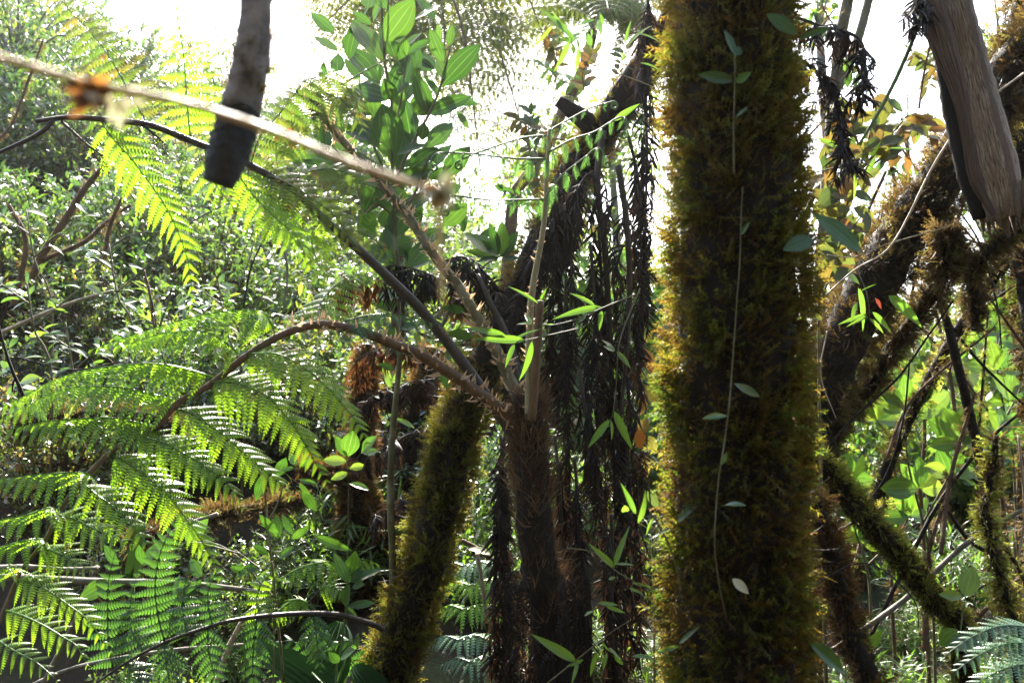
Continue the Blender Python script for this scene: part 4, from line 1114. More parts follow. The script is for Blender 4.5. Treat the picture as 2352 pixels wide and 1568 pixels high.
# ---- little climber on the big trunk
cl = [(1706, 430), (1702, 500), (1700, 590), (1692, 700), (1685, 800), (1676, 920), (1665, 1010), (1652, 1090), (1644, 1180), (1642, 1260), (1652, 1340), (1668, 1420)]
b = P(1668, 1420, 1.36)
T = thing('climbing_vine', tuple(b), 'thin vine with small leaves climbing the front of the mossy trunk', 'vine')
g = Geo()
tube(g, spline(PX(cl, 1.365), 60), [.0008, .0011, .0013, .0011, .0008], 6)
tube(g, spline(PX([(1686, 400), (1685, 300), (1687, 210), (1688, 125)], 1.37), 24), [.0013, .0011, .0009], 6)
part('stem', g, M['stem_olive'], T)
for i, (x0, y0, x1, y1, w, k) in enumerate([(1688, 126, 1666, 66, 1.0, 0), (1688, 128, 1706, 105, .9, 0), (1684, 185, 1602, 170, .8, 0), (1690, 190, 1724, 166, .9, 0), (1690, 270, 1716, 244, .7, 0), (1686, 880, 1742, 905, .9, 1), (1672, 955, 1620, 955, .7, 1),
                                         (1655, 1068, 1672, 1045, 1.2, 1), (1700, 540, 1722, 510, .8, 0), (1664, 1160, 1705, 1150, .8, 1), (1832, 80, 1762, 28, .9, 0), (1836, 90, 1912, 62, .5, 0)]):
    leaf2(ME_MEL[i % 3] if k == 0 else ME_GLO[i % 2], T, (x0, y0), (x1, y1), 1.36, .008, w, (random.gauss(0, .3), -1, random.gauss(.2, .3)))
T = thing('fallen_leaf', tuple(P(1678, 1332, 1.36)), 'pale cream fallen leaf caught low on the mossy trunk', 'leaf')
leaf_at('blade', ME_ONE['pale'], P(1682, 1328, 1.36), P(1722, 1362, 1.35), (.1, -1, .2), T)
T = thing('fallen_leaf', tuple(P(1470, 985, 2.7)), 'orange dying leaf glowing between the curtain and the mossy trunk', 'leaf')
leaf_at('blade', ME_ONE['orange'], P(1466, 985, 2.7), P(1474, 1032, 2.7), (.2, -1, .1), T, 1.2)
T = thing('fallen_leaf', tuple(P(2010, 690, 2.28)), 'small red leaf beside the spotted bamboo leaves', 'leaf')
leaf_at('blade', ME_ONE['red'], P(2010, 684, 2.28), P(2028, 708, 2.27), (.2, -1, .3), T, 1.2)
T = thing('fallen_leaf', tuple(P(1065, 1262, 3.2)), 'yellowish curled fallen leaf left of the dark fern trunk', 'leaf')
leaf_at('blade', ME_ONE['pale'], P(1125, 1272, 3.2), P(1078, 1252, 3.2), (.1, -.6, 1), T, 1.0)
T = thing('epiphyte_leaf', tuple(P(1862, 520, 1.42)), 'large soft-focus green leaf sticking out right of the mossy trunk', 'leaf')
leaf2(ME_MEL[1], T, (1868, 490), (1990, 572), 1.15, .01, .9, (.1, -1, .5), 'blade')
T = thing('epiphyte_leaf', tuple(P(1800, 570, 1.35)), 'small notched green leaf on the right side of the mossy trunk', 'leaf')
leaf2(ME_MEL[0], T, (1868, 548), (1800, 572), 1.33, .01, 1.2, (.1, -1, .4), 'blade')
T = thing('epiphyte_leaf', tuple(P(1850, 1480, 1.4)), 'drooping blurred leaf at the lower right of the mossy trunk', 'leaf')
leaf2(ME_MEL[2], T, (1862, 1478), (1945, 1545), 1.3, .01, .7, (.1, -1, .6), 'blade')

# ================================================================== right-hand boughs
def bough(name, label, pts, rpx, mossk=None, nm=900, ml=.045, rough=.2, bark='bark_dark', foot=False, mosslist=None, hang=.4, up=0.0, cat='branch', extra=None):
    q = PX(pts)
    dm = np.mean([p[2] for p in pts])
    r = [px(x, dm) * .5 for x in rpx]
    if foot:
        gz = ground_at(q[-1][0], q[-1][1])
        if q[-1][2] > gz:
            q = np.vstack([q, [q[-1][0] + (q[-1][0] - q[-2][0]) * .5, q[-1][1], gz - .05]])
            r = r + [r[-1] * 1.1]
    base = q[-1]
    T = thing(name, tuple(base), label, cat)
    g = Geo()
    tube(g, spline(q, 60), [x * (.84 if mossk else 1) for x in r], 10, min(rough, .14) if mossk else rough, k=len(pts) + rpx[0])
    part('trunk' if cat == 'tree' else 'limb', g, M[bark], T)
    if mossk:
        g = Geo()
        moss(g, q, r, nm, ml, lift=.1, spread=.6, hang=hang, k=rpx[0] * .37, clump=.75, tpl=SPRIG, upside=up)
        moss(g, q, r, nm // 4, ml * 1.4, lift=-.2, spread=.4, hang=1.4, k=rpx[0] * .17, clump=.5, tpl=STRAND)
        part('moss', g, M[mossk], T, 'stuff')
        g = Geo()
        moss(g, q, r, int(nm * 2.6), ml * .55, spread=.9, k=3, clump=0, tpl=SPRIG_LO, per=3)
        part('moss_mat', g, M['moss_mat'], T, 'stuff')
    return T
RB = bough('mossy_tree', 'big dark mossy trunk slanting up to the top right corner', [(2420, 60, 3.0), (2330, 150, 3.05), (2250, 280, 3.1), (2150, 430, 3.15), (2060, 560, 3.2), (1990, 680, 3.2), (1930, 800, 3.2), (1885, 900, 3.2), (1860, 1040, 3.2), (1845, 1250, 3.2), (1840, 1600, 3.2)], [110, 120, 120, 130, 130, 125, 115, 95, 85, 80, 85],
           'moss_brown', 5200, .06, .25, foot=True, cat='tree', hang=.9)
crown(RB, P(2420, 60, 3.0) + [.5, .3, 1.2], (1.3, 1.3, .6), 700, LEAF_ROUND, .11, M['shrub'])
bough('mossy_branch', 'knobbly brown mossy branch falling left below the big dark trunk', [(2140, 480, 3.2), (2165, 560, 3.2), (2160, 640, 3.2), (2110, 720, 3.22), (2050, 800, 3.24), (2010, 870, 3.26), (1950, 945, 3.28), (1880, 1020, 3.3)], [46, 48, 40, 34, 40, 38, 32, 36], 'moss_brown', 2000, .05, hang=.8)
bough('mossy_branch', 'thin yellow-mossed branch rising to the right edge', [(2380, 480, 3.6), (2320, 560, 3.6), (2260, 680, 3.6), (2200, 760, 3.62), (2130, 880, 3.64), (2070, 1000, 3.66), (2030, 1100, 3.68), (2005, 1200, 3.7)], [26, 26, 30, 30, 28, 30, 34, 26], 'moss_lime_lit', 1500, .045, up=.5)
bough('dark_branch', 'dark nearly bare branch crossing the yellow-mossed one', [(2145, 630, 3.3), (2180, 760, 3.3), (2215, 900, 3.3), (2245, 1030, 3.3), (2275, 1200, 3.3), (2310, 1380, 3.3), (2340, 1600, 3.3)], [20, 24, 26, 26, 26, 26, 30], 'moss_brown', 350, .03, foot=True)
bough('fallen_mossy_trunk', 'slanting mossy pole with a sunlit yellow-green upper edge at lower right', [(1850, 1030, 2.9), (1910, 1095, 2.9), (1980, 1180, 2.88), (2050, 1260, 2.86), (2110, 1330, 2.84), (2160, 1400, 2.82), (2210, 1470, 2.8)], [54, 50, 48, 46, 44, 44, 46], 'moss_lime_lit', 10000, .034, up=.55, cat='tree', foot=True)
bough('mossy_branch', 'rust-brown mossy root leaning just right of the big trunk base', [(1862, 1130, 2.6), (1890, 1210, 2.6), (1920, 1300, 2.6), (1935, 1390, 2.6), (1970, 1500, 2.58), (2010, 1620, 2.56)], [40, 46, 54, 50, 56, 66], 'moss_rust', 2400, .045, foot=True)
bough('mossy_branch', 'thin hanging moss-tufted stem near the lower right', [(2290, 1000, 3.0), (2270, 1130, 3.0), (2262, 1180, 3.0), (2290, 1300, 3.0), (2330, 1430, 2.98), (2380, 1560, 2.96)], [18, 20, 26, 22, 24, 24], 'moss_lime_lit', 900, .045)
bough('mossy_branch', 'short moss-hung branch dangling at right centre', [(2170, 520, 2.9), (2180, 590, 2.9), (2170, 640, 2.9)], [40, 46, 30], 'moss_brown', 700, .05, hang=1.2)
bough('mossy_branch', 'mossy branch with dangling tufts below the grey wood', [(2215, 560, 3.4), (2232, 640, 3.4), (2240, 720, 3.4), (2238, 760, 3.4)], [26, 36, 34, 16], 'moss_brown', 700, .045, hang=1.2)
bough('mossy_branch', 'dark mossy branch reaching in at the right edge under the grey wood', [(2400, 470, 2.9), (2320, 540, 2.9), (2270, 580, 2.9), (2230, 640, 2.92)], [40, 34, 28, 16], 'moss_brown', 700, .045, hang=.8)
bough('mossy_tree', 'dark moss-shrouded trunk in the top right corner behind the grey wood', [(2390, -60, 3.5), (2350, 100, 3.5), (2330, 260, 3.5), (2345, 420, 3.5), (2380, 560, 3.5), (2400, 900, 3.5), (2400, 1600, 3.5)], [90, 110, 130, 110, 80, 70, 80], 'moss_brown', 2600, .07, foot=True, cat='tree', hang=1.0)
bough('grey_tree', 'slender grey trunk against the sky just right of the mossy trunk', [(1960, -60, 4.2), (1935, 60, 4.2), (1922, 160, 4.2), (1908, 300, 4.2), (1895, 480, 4.2), (1882, 700, 4.2), (1875, 1000, 4.2), (1870, 1400, 4.2)], [30, 31, 32, 33, 34, 35, 36, 38], 'moss_brown', 700, .03, .12, 'bark_grey', foot=True, cat='tree')
bough('grey_tree', 'thin forked grey trunk leaning right against the sky', [(2010, -60, 4.5), (1985, 40, 4.5), (1960, 120, 4.5), (1925, 200, 4.5)], [18, 20, 22, 24], None, 0, .03, .12, 'bark_grey', cat='tree')
for u, v0, v1, sw, lab in ((2118, 890, 1230, 10, 'thin pale upright stem behind the bright oval leaves'), (2052, 1020, 1500, 9, 'thin brown upright stem in the lower right thicket'), (2300, 1100, 1600, 14, 'brown mossy upright stem near the right edge'), (2340, 800, 1600, 22, 'dark mossy stem at the right edge')):
    bough('thin_stem', lab, [(u, v0, 3.9), (u + 6, (v0 * 2 + v1) / 3, 3.9), (u - 4, (v0 + 2 * v1) / 3, 3.9), (u + 3, v1, 3.9)], [sw * .8, sw, sw, sw * 1.1], 'moss_brown', 160, .03, foot=True, bark='bark_brown', cat='stem')
TW = [([(2352, 168), (2230, 262), (2150, 370), (2050, 560), (1960, 622), (1860, 712)], 2.2, 5, 'pale bare twig crossing the grey wood and the sky', 'twig_pale'),
      ([(2125, -20), (2108, 60), (2068, 160), (2020, 255), (1975, 330)], 2.0, 9, 'smooth green bamboo culm beside the grey wood', 'stem_green'),
      ([(2180, 520), (2040, 560), (1960, 590), (1900, 585)], 2.4, 3, 'thin grey twig across the big dark trunk', 'twig_pale'),
      ([(1880, 1050), (1960, 960), (2060, 870), (2140, 760), (2190, 690)], 3.0, 5, 'thin dark twig running parallel to the knobbly branch', 'bark_dark'),
      ([(1900, 1500), (2060, 1390), (2150, 1310), (2230, 1240), (2350, 1170)], 3.4, 12, 'grey fallen stick slanting behind the sunlit mossy pole', 'bark_grey'),
      ([(2000, 1460), (2080, 1300), (2160, 1150), (2260, 1020), (2352, 940)], 3.6, 9, 'dark slanting stick behind the oval leaves', 'bark_dark'),
      ([(2352, 1290), (2250, 1350), (2130, 1390)], 3.3, 5, 'short twig lying at the lower right', 'bark_dark'),
      ([(1860, 1350), (1960, 1295), (2030, 1310), (2100, 1380), (2110, 1440)], 2.4, 3, 'thin arching dark tendril at the lower right', 'bark_dark'),
      ([(2150, 700), (2240, 820), (2352, 930)], 3.5, 6, 'thin dark twig slanting down to the right edge', 'bark_dark'),
      ([(2100, 640), (2200, 600), (2352, 640)], 3.5, 4, 'thin dark horizontal twig at the right', 'bark_dark'),
      ([(2340, 1000), (2352, 1200), (2310, 1380)], 3.1, 5, 'bleached curved twig at the right edge', 'twig_pale'),
      ([(2090, 820), (2075, 960), (2040, 1080), (1990, 1160)], 3.3, 4, 'thin dark drooping twig among oval leaves', 'bark_dark'),
      ([(1900, 760), (1885, 860), (1920, 960)], 2.9, 3, 'thin grey twig hanging off the big dark trunk', 'twig_pale'),
      ([(2200, 480), (2250, 560), (2290, 700), (2300, 800)], 3.4, 4, 'thin curved twig below the grey wood', 'bark_dark'),
      ([(2352, 640), (2250, 720), (2180, 850)], 3.7, 5, 'thin twig slanting left from the right edge', 'bark_dark')]
for pts, d, w, lab, mt in TW:
    q = PX(pts, d)
    g = Geo()
    tube(g, spline(q, 40), [px(w, d) * .5, px(w, d) * .55, px(w, d) * .4], 6, .2)
    solo('bare_twig', g, M[mt], tuple(q[-1]), lab, 'twig')

rt = random.Random(31)
TANG = []
for i in range(46):
    u, v = rt.uniform(1880, 2360), rt.uniform(-40, 1420) if i % 3 else rt.uniform(-40, 420)
    d = rt.uniform(3.0, 4.6)
    a = rt.choice([rt.uniform(.6, 1.3), rt.uniform(1.8, 2.6), rt.uniform(1.3, 1.8)])
    l = rt.uniform(180, 420)
    w = rt.uniform(4, 13)
    p0 = (u, v, d)
    p2 = (u + l * math.cos(a), v + l * math.sin(a), d + rt.uniform(-.2, .2))
    p1 = (.5 * (p0[0] + p2[0]) + rt.gauss(0, 26), .5 * (p0[1] + p2[1]) + rt.gauss(0, 20), d)
    T = bough('mossy_twig', 'x', [p0, p1, p2], [w * .7, w, w], rt.choice(['moss_brown', 'moss_brown', 'moss_lime_lit']), int(l * .8), rt.uniform(.015, .03), .2, rt.choice(['bark_dark', 'bark_brown']), cat='twig', hang=.8)
    T['group'] = 'mossy twigs of the right-hand tangle'
    TANG.append((p1[0], T))
for i, (u, o) in enumerate(sorted(TANG, key=lambda a: a[0])):
    o['label'] = 'thin mossy twig in the right-hand tangle, %s from the left' % ordinal(i + 1)
SPRAY = []
for i in range(34):                                     # leafy twigs against the sky
    u, v = rt.choice([(rt.uniform(1870, 2340), rt.uniform(10, 620)), (rt.uniform(1870, 2340), rt.uniform(0, 480)), (rt.uniform(1230, 1500), rt.uniform(20, 420)), (rt.uniform(1230, 1330), rt.uniform(300, 640))])
    d = rt.uniform(3.6, 5.2)
    a = rt.uniform(0, 6.28)
    st = [[(u, v), (u + 45 * math.cos(a), v + 45 * math.sin(a)), (u + 100 * math.cos(a + .3), v + 100 * math.sin(a + .3))]]
    lv = []
    for j in range(16):
        t = j / 15
        x, y = u + 100 * t * math.cos(a + .3 * t), v + 100 * t * math.sin(a + .3 * t)
        b = a + (1 if j % 2 else -1) * rt.uniform(.5, 1.3)
        l = rt.uniform(18, 38)
        lv.append((x, y, x + l * math.cos(b), y + l * math.sin(b), rt.uniform(.8, 1.2)))
    T = sapling('leafy_twig', 'x', 'twig', st, lv, d, rt.choice([ME_GLO, ME_MEL, ME_OLV]), r=.004, foot=False, group='leafy twigs against the sky')
    SPRAY.append((u, T))
for i, (u, o) in enumerate(sorted(SPRAY, key=lambda a: a[0])):
    o['label'] = 'small leafy twig against the bright sky, %s from the left' % ordinal(i + 1)

# ---- weathered grey wood at the upper right: a split hollow shell with a loose strip
D_W = 2.0
q = spline(PX([(2180, -60), (2218, 100), (2250, 260), (2282, 400), (2308, 500)], D_W), 40)
T = thing('weathered_deadwood', tuple(q[-1]), 'split grey-brown weathered piece of dead wood hanging at the upper right', 'dead wood')
g = Geo()
tube(g, q, [.030, .033, .040, .048, .054, .046], 20, .07, k=9)
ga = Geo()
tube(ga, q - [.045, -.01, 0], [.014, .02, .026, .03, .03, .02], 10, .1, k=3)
part('gap_shade', ga, M['bark_dark'], T)  # dark filler tube standing in for the shade inside the split
part('trunk', g, M['deadwood'], T)
s = spline(PX([(2120, -60), (2135, 20), (2165, 120), (2200, 220), (2222, 330), (2240, 420), (2282, 495)], D_W - .05), 40)
wd = np.interp(np.linspace(0, 1, 40), [0, .25, .4, .6, .85, 1], [.026, .034, .026, .016, .017, .006])
g = Geo()
a = np.linspace(-1.0, 1.35, 9)
tn = nz(np.gradient(s, axis=0))
sd_ = nz(np.cross(tn, [0, 1.0, 0]))
ot = np.cross(sd_, tn)
for off, fl in ((0, 1), (.004, -1)):
    ring = s[:, None] + (wd - off)[:, None, None] * 1.1 * (np.sin(a)[None, :, None] * sd_[:, None] + (-np.cos(a) * .55)[None, :, None] * np.array([0, 1.0, 0]))
    m_ = len(a)
    Q = np.array([(i * m_ + j, i * m_ + j + 1, (i + 1) * m_ + j + 1, (i + 1) * m_ + j) for i in range(39) for j in range(m_ - 1)])
    g.add(ring.reshape(-1, 3), None, Q if fl > 0 else Q[:, ::-1], .5, np.stack(np.broadcast_arrays(np.linspace(0, 1, 40)[:, None], np.linspace(0, .45, m_)[None]), -1).reshape(-1, 2))
part('loose_bark_strip', g, M['deadwood_dark'], T)
g = Geo()
tube(g, spline(PX([(2296, 485), (2310, 520), (2318, 545)], D_W), 8), [.016, .010, .003], 7, .2)
part('broken_end', g, M['deadwood'], T)
g = Geo()
for i in range(16):
    a_ = i * .393
    o_ = np.array([math.cos(a_) * .05, math.sin(a_) * .045, 0])
    e_ = q[-2] + o_
    tube(g, [e_ + [0, 0, .06], e_ + [.004, 0, .0], e_ + [.012 + .006 * math.sin(i * 5), 0, -.02 - .03 * abs(math.sin(i * 2.3))]], [.010, .009, .001], 5, .2)
part('splinter', g, M['deadwood'], T)

# ================================================================== rusty mossy trunks at the back
for lab, pts, rp in [('rust-coloured mossy trunk standing left of the slender sapling stem', [(846, 790, 4.3), (842, 840, 4.3), (838, 900, 4.3), (822, 1060, 4.3), (805, 1180, 4.3), (790, 1300, 4.3)], [44, 50, 58, 70, 84, 80]),
                     ('stout rusty mossy trunk stump between the sapling and the leaning trunk', [(1000, 800, 4.6), (975, 880, 4.6), (955, 960, 4.6), (945, 1060, 4.6), (940, 1160, 4.6)], [50, 62, 74, 80, 84]),
                     ('rusty mossy prop root splaying right at the foot of the rusty trunk', [(815, 1090, 4.1), (850, 1170, 4.1), (880, 1250, 4.1), (905, 1320, 4.1)], [40, 42, 40, 40]),
                     ('rusty mossy limb reaching left from the rusty trunk', [(690, 1075, 4.05), (740, 1080, 4.05), (790, 1090, 4.05), (812, 1130, 4.05)], [26, 40, 50, 54])]:
    bough('rusty_mossy_tree', lab, pts, rp, 'moss_rust', 2600, .05, .25, foot=True, cat='tree', hang=.3)
for lab, pts, w in [('mossy fallen log under the bright frond on the left', [(30, 985, 3.9), (180, 960, 4.0), (330, 960, 4.1), (420, 985, 4.2)], 46), ('mossy log lying behind the lower left pinnae', [(300, 1250, 3.4), (420, 1200, 3.5), (560, 1170, 3.7), (700, 1150, 3.9)], 30), ('slanting mossy bough right of the rusty trunk foot', [(850, 1110, 4.4), (920, 1170, 4.4), (1000, 1200, 4.4)], 40)]:
    bough('mossy_log', lab, pts, [w, w, w * .9, w * .8], 'moss_brown', 1300, .05, cat='log')
for lab, pts, w in [('dark mossy branch forking up through the left thicket', [(250, 370, 5.0), (198, 429, 5.0), (150, 505, 5.0), (99, 583, 5.0), (70, 640, 5.0)], 26),
                    ('curved mossy branch crossing the left thicket to the fork', [(300, 470, 5.0), (237, 517, 5.0), (198, 553, 5.0), (132, 583, 5.0), (84, 600, 5.0)], 16),
                    ('dark slanting branch under the hanging pinna at left', [(310, 405, 4.7), (274, 468, 4.7), (250, 530, 4.7), (240, 600, 4.7)], 14),
                    ('mossy leaning pole behind the left thicket', [(20, 470, 4.8), (60, 560, 4.8), (30, 700, 4.8)], 20),
                    ('thin dark branch rising behind the yellowing pinnae', [(100, 90, 5.5), (60, 200, 5.5), (30, 280, 5.5), (-10, 330, 5.5)], 10)]:
    bough('thicket_branch', lab, pts, [w * .5, w * .7, w * .75, w * .8][:len(pts)], 'moss_brown', 200, .025, bark='bark_brown')
for pts, d, w, lab, mt in [([(-30, 780), (82, 728), (185, 688), (260, 668)], 4.2, 9, 'pale bleached stick among glossy leaves at the left', 'twig_pale'), ([(330, 620), (345, 680), (352, 740), (372, 790)], 4.2, 6, 'thin brown upright twig in the left thicket', 'bark_brown'),
                  ([(395, 660), (380, 710), (360, 770)], 4.3, 6, 'thin grey twig leaning beside the brown one in the left thicket', 'bark_grey'), ([(200, 620), (300, 540), (420, 540), (520, 560)], 4.6, 4, 'long thin grey twig across the left thicket', 'bark_grey'),
                  ([(420, 520), (520, 470), (640, 440)], 4.6, 4, 'thin bare twig behind the dark fern stalk', 'bark_grey'), ([(560, 700), (575, 620), (600, 560)], 4.4, 5, 'slim dark twig left of the central sapling', 'bark_dark'),
                  ([(40, 820), (160, 850), (280, 830)], 4.3, 5, 'thin dark twig just above the bright pinnae', 'bark_dark'), ([(640, 520), (660, 620), (650, 720)], 4.5, 6, 'thin grey stem behind the fern stalk fork', 'bark_grey')]:
    q = PX(pts, d)
    g = Geo()
    tube(g, spline(q, 24), [px(w, d) * .5, px(w, d) * .5, px(w, d) * .35], 6, .2)
    solo('bare_twig', g, M[mt], tuple(q[0]), lab, 'twig')
STK = [([(-40, 1305), (60, 1302), (150, 1308), (223, 1305)], 2.35, 13, 'grey broken stick across the lower left, upper of two', 'bark_grey'),
       ([(-40, 1322), (100, 1328), (230, 1335), (380, 1338), (480, 1345), (590, 1358)], 2.5, 15, 'long grey lichened stick across the lower left', 'bark_grey'),
       ([(490, 1600), (520, 1500), (560, 1420), (585, 1395)], 2.6, 12, 'pale brown leaning stick at the lower left', 'twig_pale'),
       ([(100, 1568), (170, 1430), (200, 1350), (225, 1300)], 2.7, 12, 'pale stick leaning behind the lower left pinnae', 'bark_grey'),
       ([(20, 1600), (150, 1540), (280, 1510), (420, 1490), (560, 1480)], 2.9, 10, 'grey stick lying low at the bottom left', 'bark_grey'),
       ([(350, 1260), (420, 1210), (500, 1180)], 3.4, 12, 'weathered stick behind the lower pinnae', 'bark_grey'),
       ([(1096, 1270), (1108, 1340), (1120, 1430)], 3.2, 9, 'pale peeled stick left of the dark fern trunk', 'twig_pale'),
       ([(1060, 1240), (1100, 1262), (1160, 1310)], 3.4, 10, 'short brown fallen branch beyond the leaning trunk', 'bark_brown')]
for pts, d, w, lab, mt in STK:
    q = PX(pts, d)
    g = Geo()
    tube(g, spline(q, 30), [px(w, d) * .5, px(w, d) * .55, px(w, d) * .42], 8, .18)
    solo('fallen_stick', g, M[mt], tuple(q[0]), lab, 'stick')

# ================================================================== ferns near the ground
def fern_plant(name, label, base, fronds, d, mats, step=20, Lk=1.0):
    b = P(*base, d)
    T = thing(name, (b[0], b[1], min(b[2], ground_at(b[0], b[1]))), label, 'fern')
    for rach, r, pins in fronds:
        R = [(p[0], p[1], p[2] if len(p) > 2 else d) for p in rach]
        fr = frond(T, R, [r, r * .7, r * .35], M['rachis_dark'], 6)
        for pts, up, L, mt, dd in pins:
            add_pinna(fr, R, pts, up, L * Lk, M[mt], dd, step, tpl=PIN_MID, roof=.35, droop=.45)
    return T
R7 = [(880, 1445, 2.62), (864, 1436, 2.6), (819, 1422, 2.56), (778, 1411, 2.52), (710, 1408, 2.46), (630, 1412, 2.4), (545, 1422, 2.34), (477, 1439, 2.3), (375, 1476, 2.24), (290, 1521, 2.2), (221, 1568, 2.16)]
UD = (.2, -1, .5)
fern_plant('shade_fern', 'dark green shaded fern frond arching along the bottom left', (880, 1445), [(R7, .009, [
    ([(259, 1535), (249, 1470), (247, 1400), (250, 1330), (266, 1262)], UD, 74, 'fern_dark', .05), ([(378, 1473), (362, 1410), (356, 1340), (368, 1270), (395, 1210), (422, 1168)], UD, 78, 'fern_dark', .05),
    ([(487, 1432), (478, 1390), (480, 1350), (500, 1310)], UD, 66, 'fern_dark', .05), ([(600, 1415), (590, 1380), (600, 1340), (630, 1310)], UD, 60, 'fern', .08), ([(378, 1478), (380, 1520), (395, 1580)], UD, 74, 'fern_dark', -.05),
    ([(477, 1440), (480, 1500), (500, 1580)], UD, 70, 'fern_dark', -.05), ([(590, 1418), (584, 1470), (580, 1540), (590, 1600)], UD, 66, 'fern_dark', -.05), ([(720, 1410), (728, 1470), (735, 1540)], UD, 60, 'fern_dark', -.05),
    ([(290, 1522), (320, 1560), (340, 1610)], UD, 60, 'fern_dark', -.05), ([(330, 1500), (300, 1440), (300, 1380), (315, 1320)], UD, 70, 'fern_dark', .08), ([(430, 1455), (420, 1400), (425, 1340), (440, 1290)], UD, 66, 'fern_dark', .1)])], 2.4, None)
fern_plant('sunlit_fern', 'bright sunlit fern frond crossing left of the leaning trunk', (690, 1410), [([(660, 1440, 2.7), (693, 1401, 2.68), (740, 1350, 2.66), (778, 1312, 2.64)], .005, [
    ([(778, 1312), (760, 1292), (720, 1294), (672, 1312), (628, 1338)], UPL, 78, 'fern', -.1), ([(780, 1312), (820, 1284), (860, 1292), (898, 1312)], UPL, 50, 'fern', .1), ([(735, 1355), (750, 1345), (772, 1350), (790, 1370)], UPR, 60, 'fern', -.08),
    ([(710, 1385), (680, 1375), (650, 1395), (625, 1430)], UPL, 60, 'fern', -.05)])], 2.68, None)
pn = []
for i, (u, v, L, mt) in enumerate([(1060, 1300, 66, 'fern_blue'), (1075, 1345, 70, 'fern'), (1060, 1400, 66, 'fern'), (1050, 1470, 70, 'fern_blue'), (1075, 1520, 70, 'fern_blue')]):
    pn.append(([(u, v, 3.3), (u + 40, v - 10, 3.3), (u + 90, v + 6, 3.3)], .004, [([(u, v), (u + 40, v - 12), (u + 80, v + 4), (u + 120, v + 40)], (0, -.6, 1), L, mt, -.15), ([(u + 10, v), (u - 30, v - 10), (u - 70, v + 10)], (0, -.6, 1), L * .7, mt, .1)]))
fern_plant('ground_fern', 'pale glossy ground fern between the leaning trunk and the dark curtain', (1060, 1560), pn, 3.3, None)
pn = []
for i, (u, v, L) in enumerate([(2352, 1440, 60), (2370, 1480, 64), (2390, 1530, 66)]):
    pn.append(([(u + 90, v + 60, 2.1), (u + 30, v + 10, 2.1), (u - 20, v, 2.1)], .004, [([(u + 20, v), (u - 50, v - 4), (u - 120, v + 22), (u - 190, v + 70)], (0, -.7, .8), L, 'fern_blue', -.1)]))
fern_plant('ground_fern', 'blue-green feathery fern in the bottom right corner', (2440, 1600), pn, 2.1, None, 17)
pn = []
for i, (u, v, L) in enumerate([(700, 1480, 60), (650, 1500, 60), (760, 1470, 56), (830, 1480, 60)]):
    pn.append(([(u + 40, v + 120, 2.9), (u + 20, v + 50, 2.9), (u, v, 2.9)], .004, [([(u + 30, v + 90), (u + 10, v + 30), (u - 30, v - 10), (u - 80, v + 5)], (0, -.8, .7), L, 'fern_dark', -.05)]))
fern_plant('ground_fern', 'low dark ground fern at the bottom left of the leaning trunk', (740, 1600), pn, 2.9, None)

# pleated palm-like leaves
def pleated(label, b, t, d0, d1, w, nrm):
    B, E = P(*b, d0), P(*t, d1)
    L = np.linalg.norm(E - B)
    nxs, ny = 20, 14
    tt, cc = np.linspace(0, 1, nxs + 1), np.linspace(-1, 1, ny + 1)
    h = np.minimum(1, tt * 6 + .1) * np.maximum(0.02, 1 - tt ** 3) ** .5 * px(w, d0) * .5
    X = tt[:, None] * L + 0 * cc
    Y = h[:, None] * cc
    Z = (np.arange(ny + 1) % 2)[None] * .016 * np.minimum(1, h / h.max())[:, None] - .25 * L * tt[:, None] ** 2 * .4 - .15 * np.abs(Y)
    F = frame((E - B)[None], np.array([nrm], float))[0]
    V = np.stack([X, Y, Z], -1).reshape(-1, 3) @ F.T + B
    m = ny + 1
    Q = np.array([(i * m + j, (i + 1) * m + j, (i + 1) * m + j + 1, i * m + j + 1) for i in range(nxs) for j in range(ny)])
    g = Geo()
    g.add(V, None, Q, .5)
    T = thing('pleated_leaf_plant', (B[0], B[1], min(B[2], ground_at(B[0], B[1]))), label, 'plant')
    part('blade', g, M['pleat'], T, smooth=False)
    g = Geo()
    tube(g, spline([np.array([B[0], B[1], ground_at(B[0], B[1]) - .03]) if B[2] > ground_at(B[0], B[1]) else B - [0, 0, .1], B * .7 + E * .3 - [0, 0, .02], B], 8), [.006, .005], 6)
    part('stalk', g, M['stem_green'], T)
pleated('broad silvery pleated leaf slanting at the bottom left', (770, 1600), (590, 1455), 2.75, 2.85, 95, (.2, -.5, 1))
pleated('wide pleated green leaf at the bottom beside the leaning trunk', (720, 1590), (775, 1420), 2.8, 2.95, 130, (-.2, -1, .5))
pleated('grey-green pleated leaf standing behind the shaded fern', (300, 1345), (325, 1165), 2.9, 3.0, 34, (.1, -1, .3))
pleated('pleated leaf tip at the bottom edge left of centre', (880, 1600), (812, 1520), 2.7, 2.8, 70, (.1, -.7, .8))

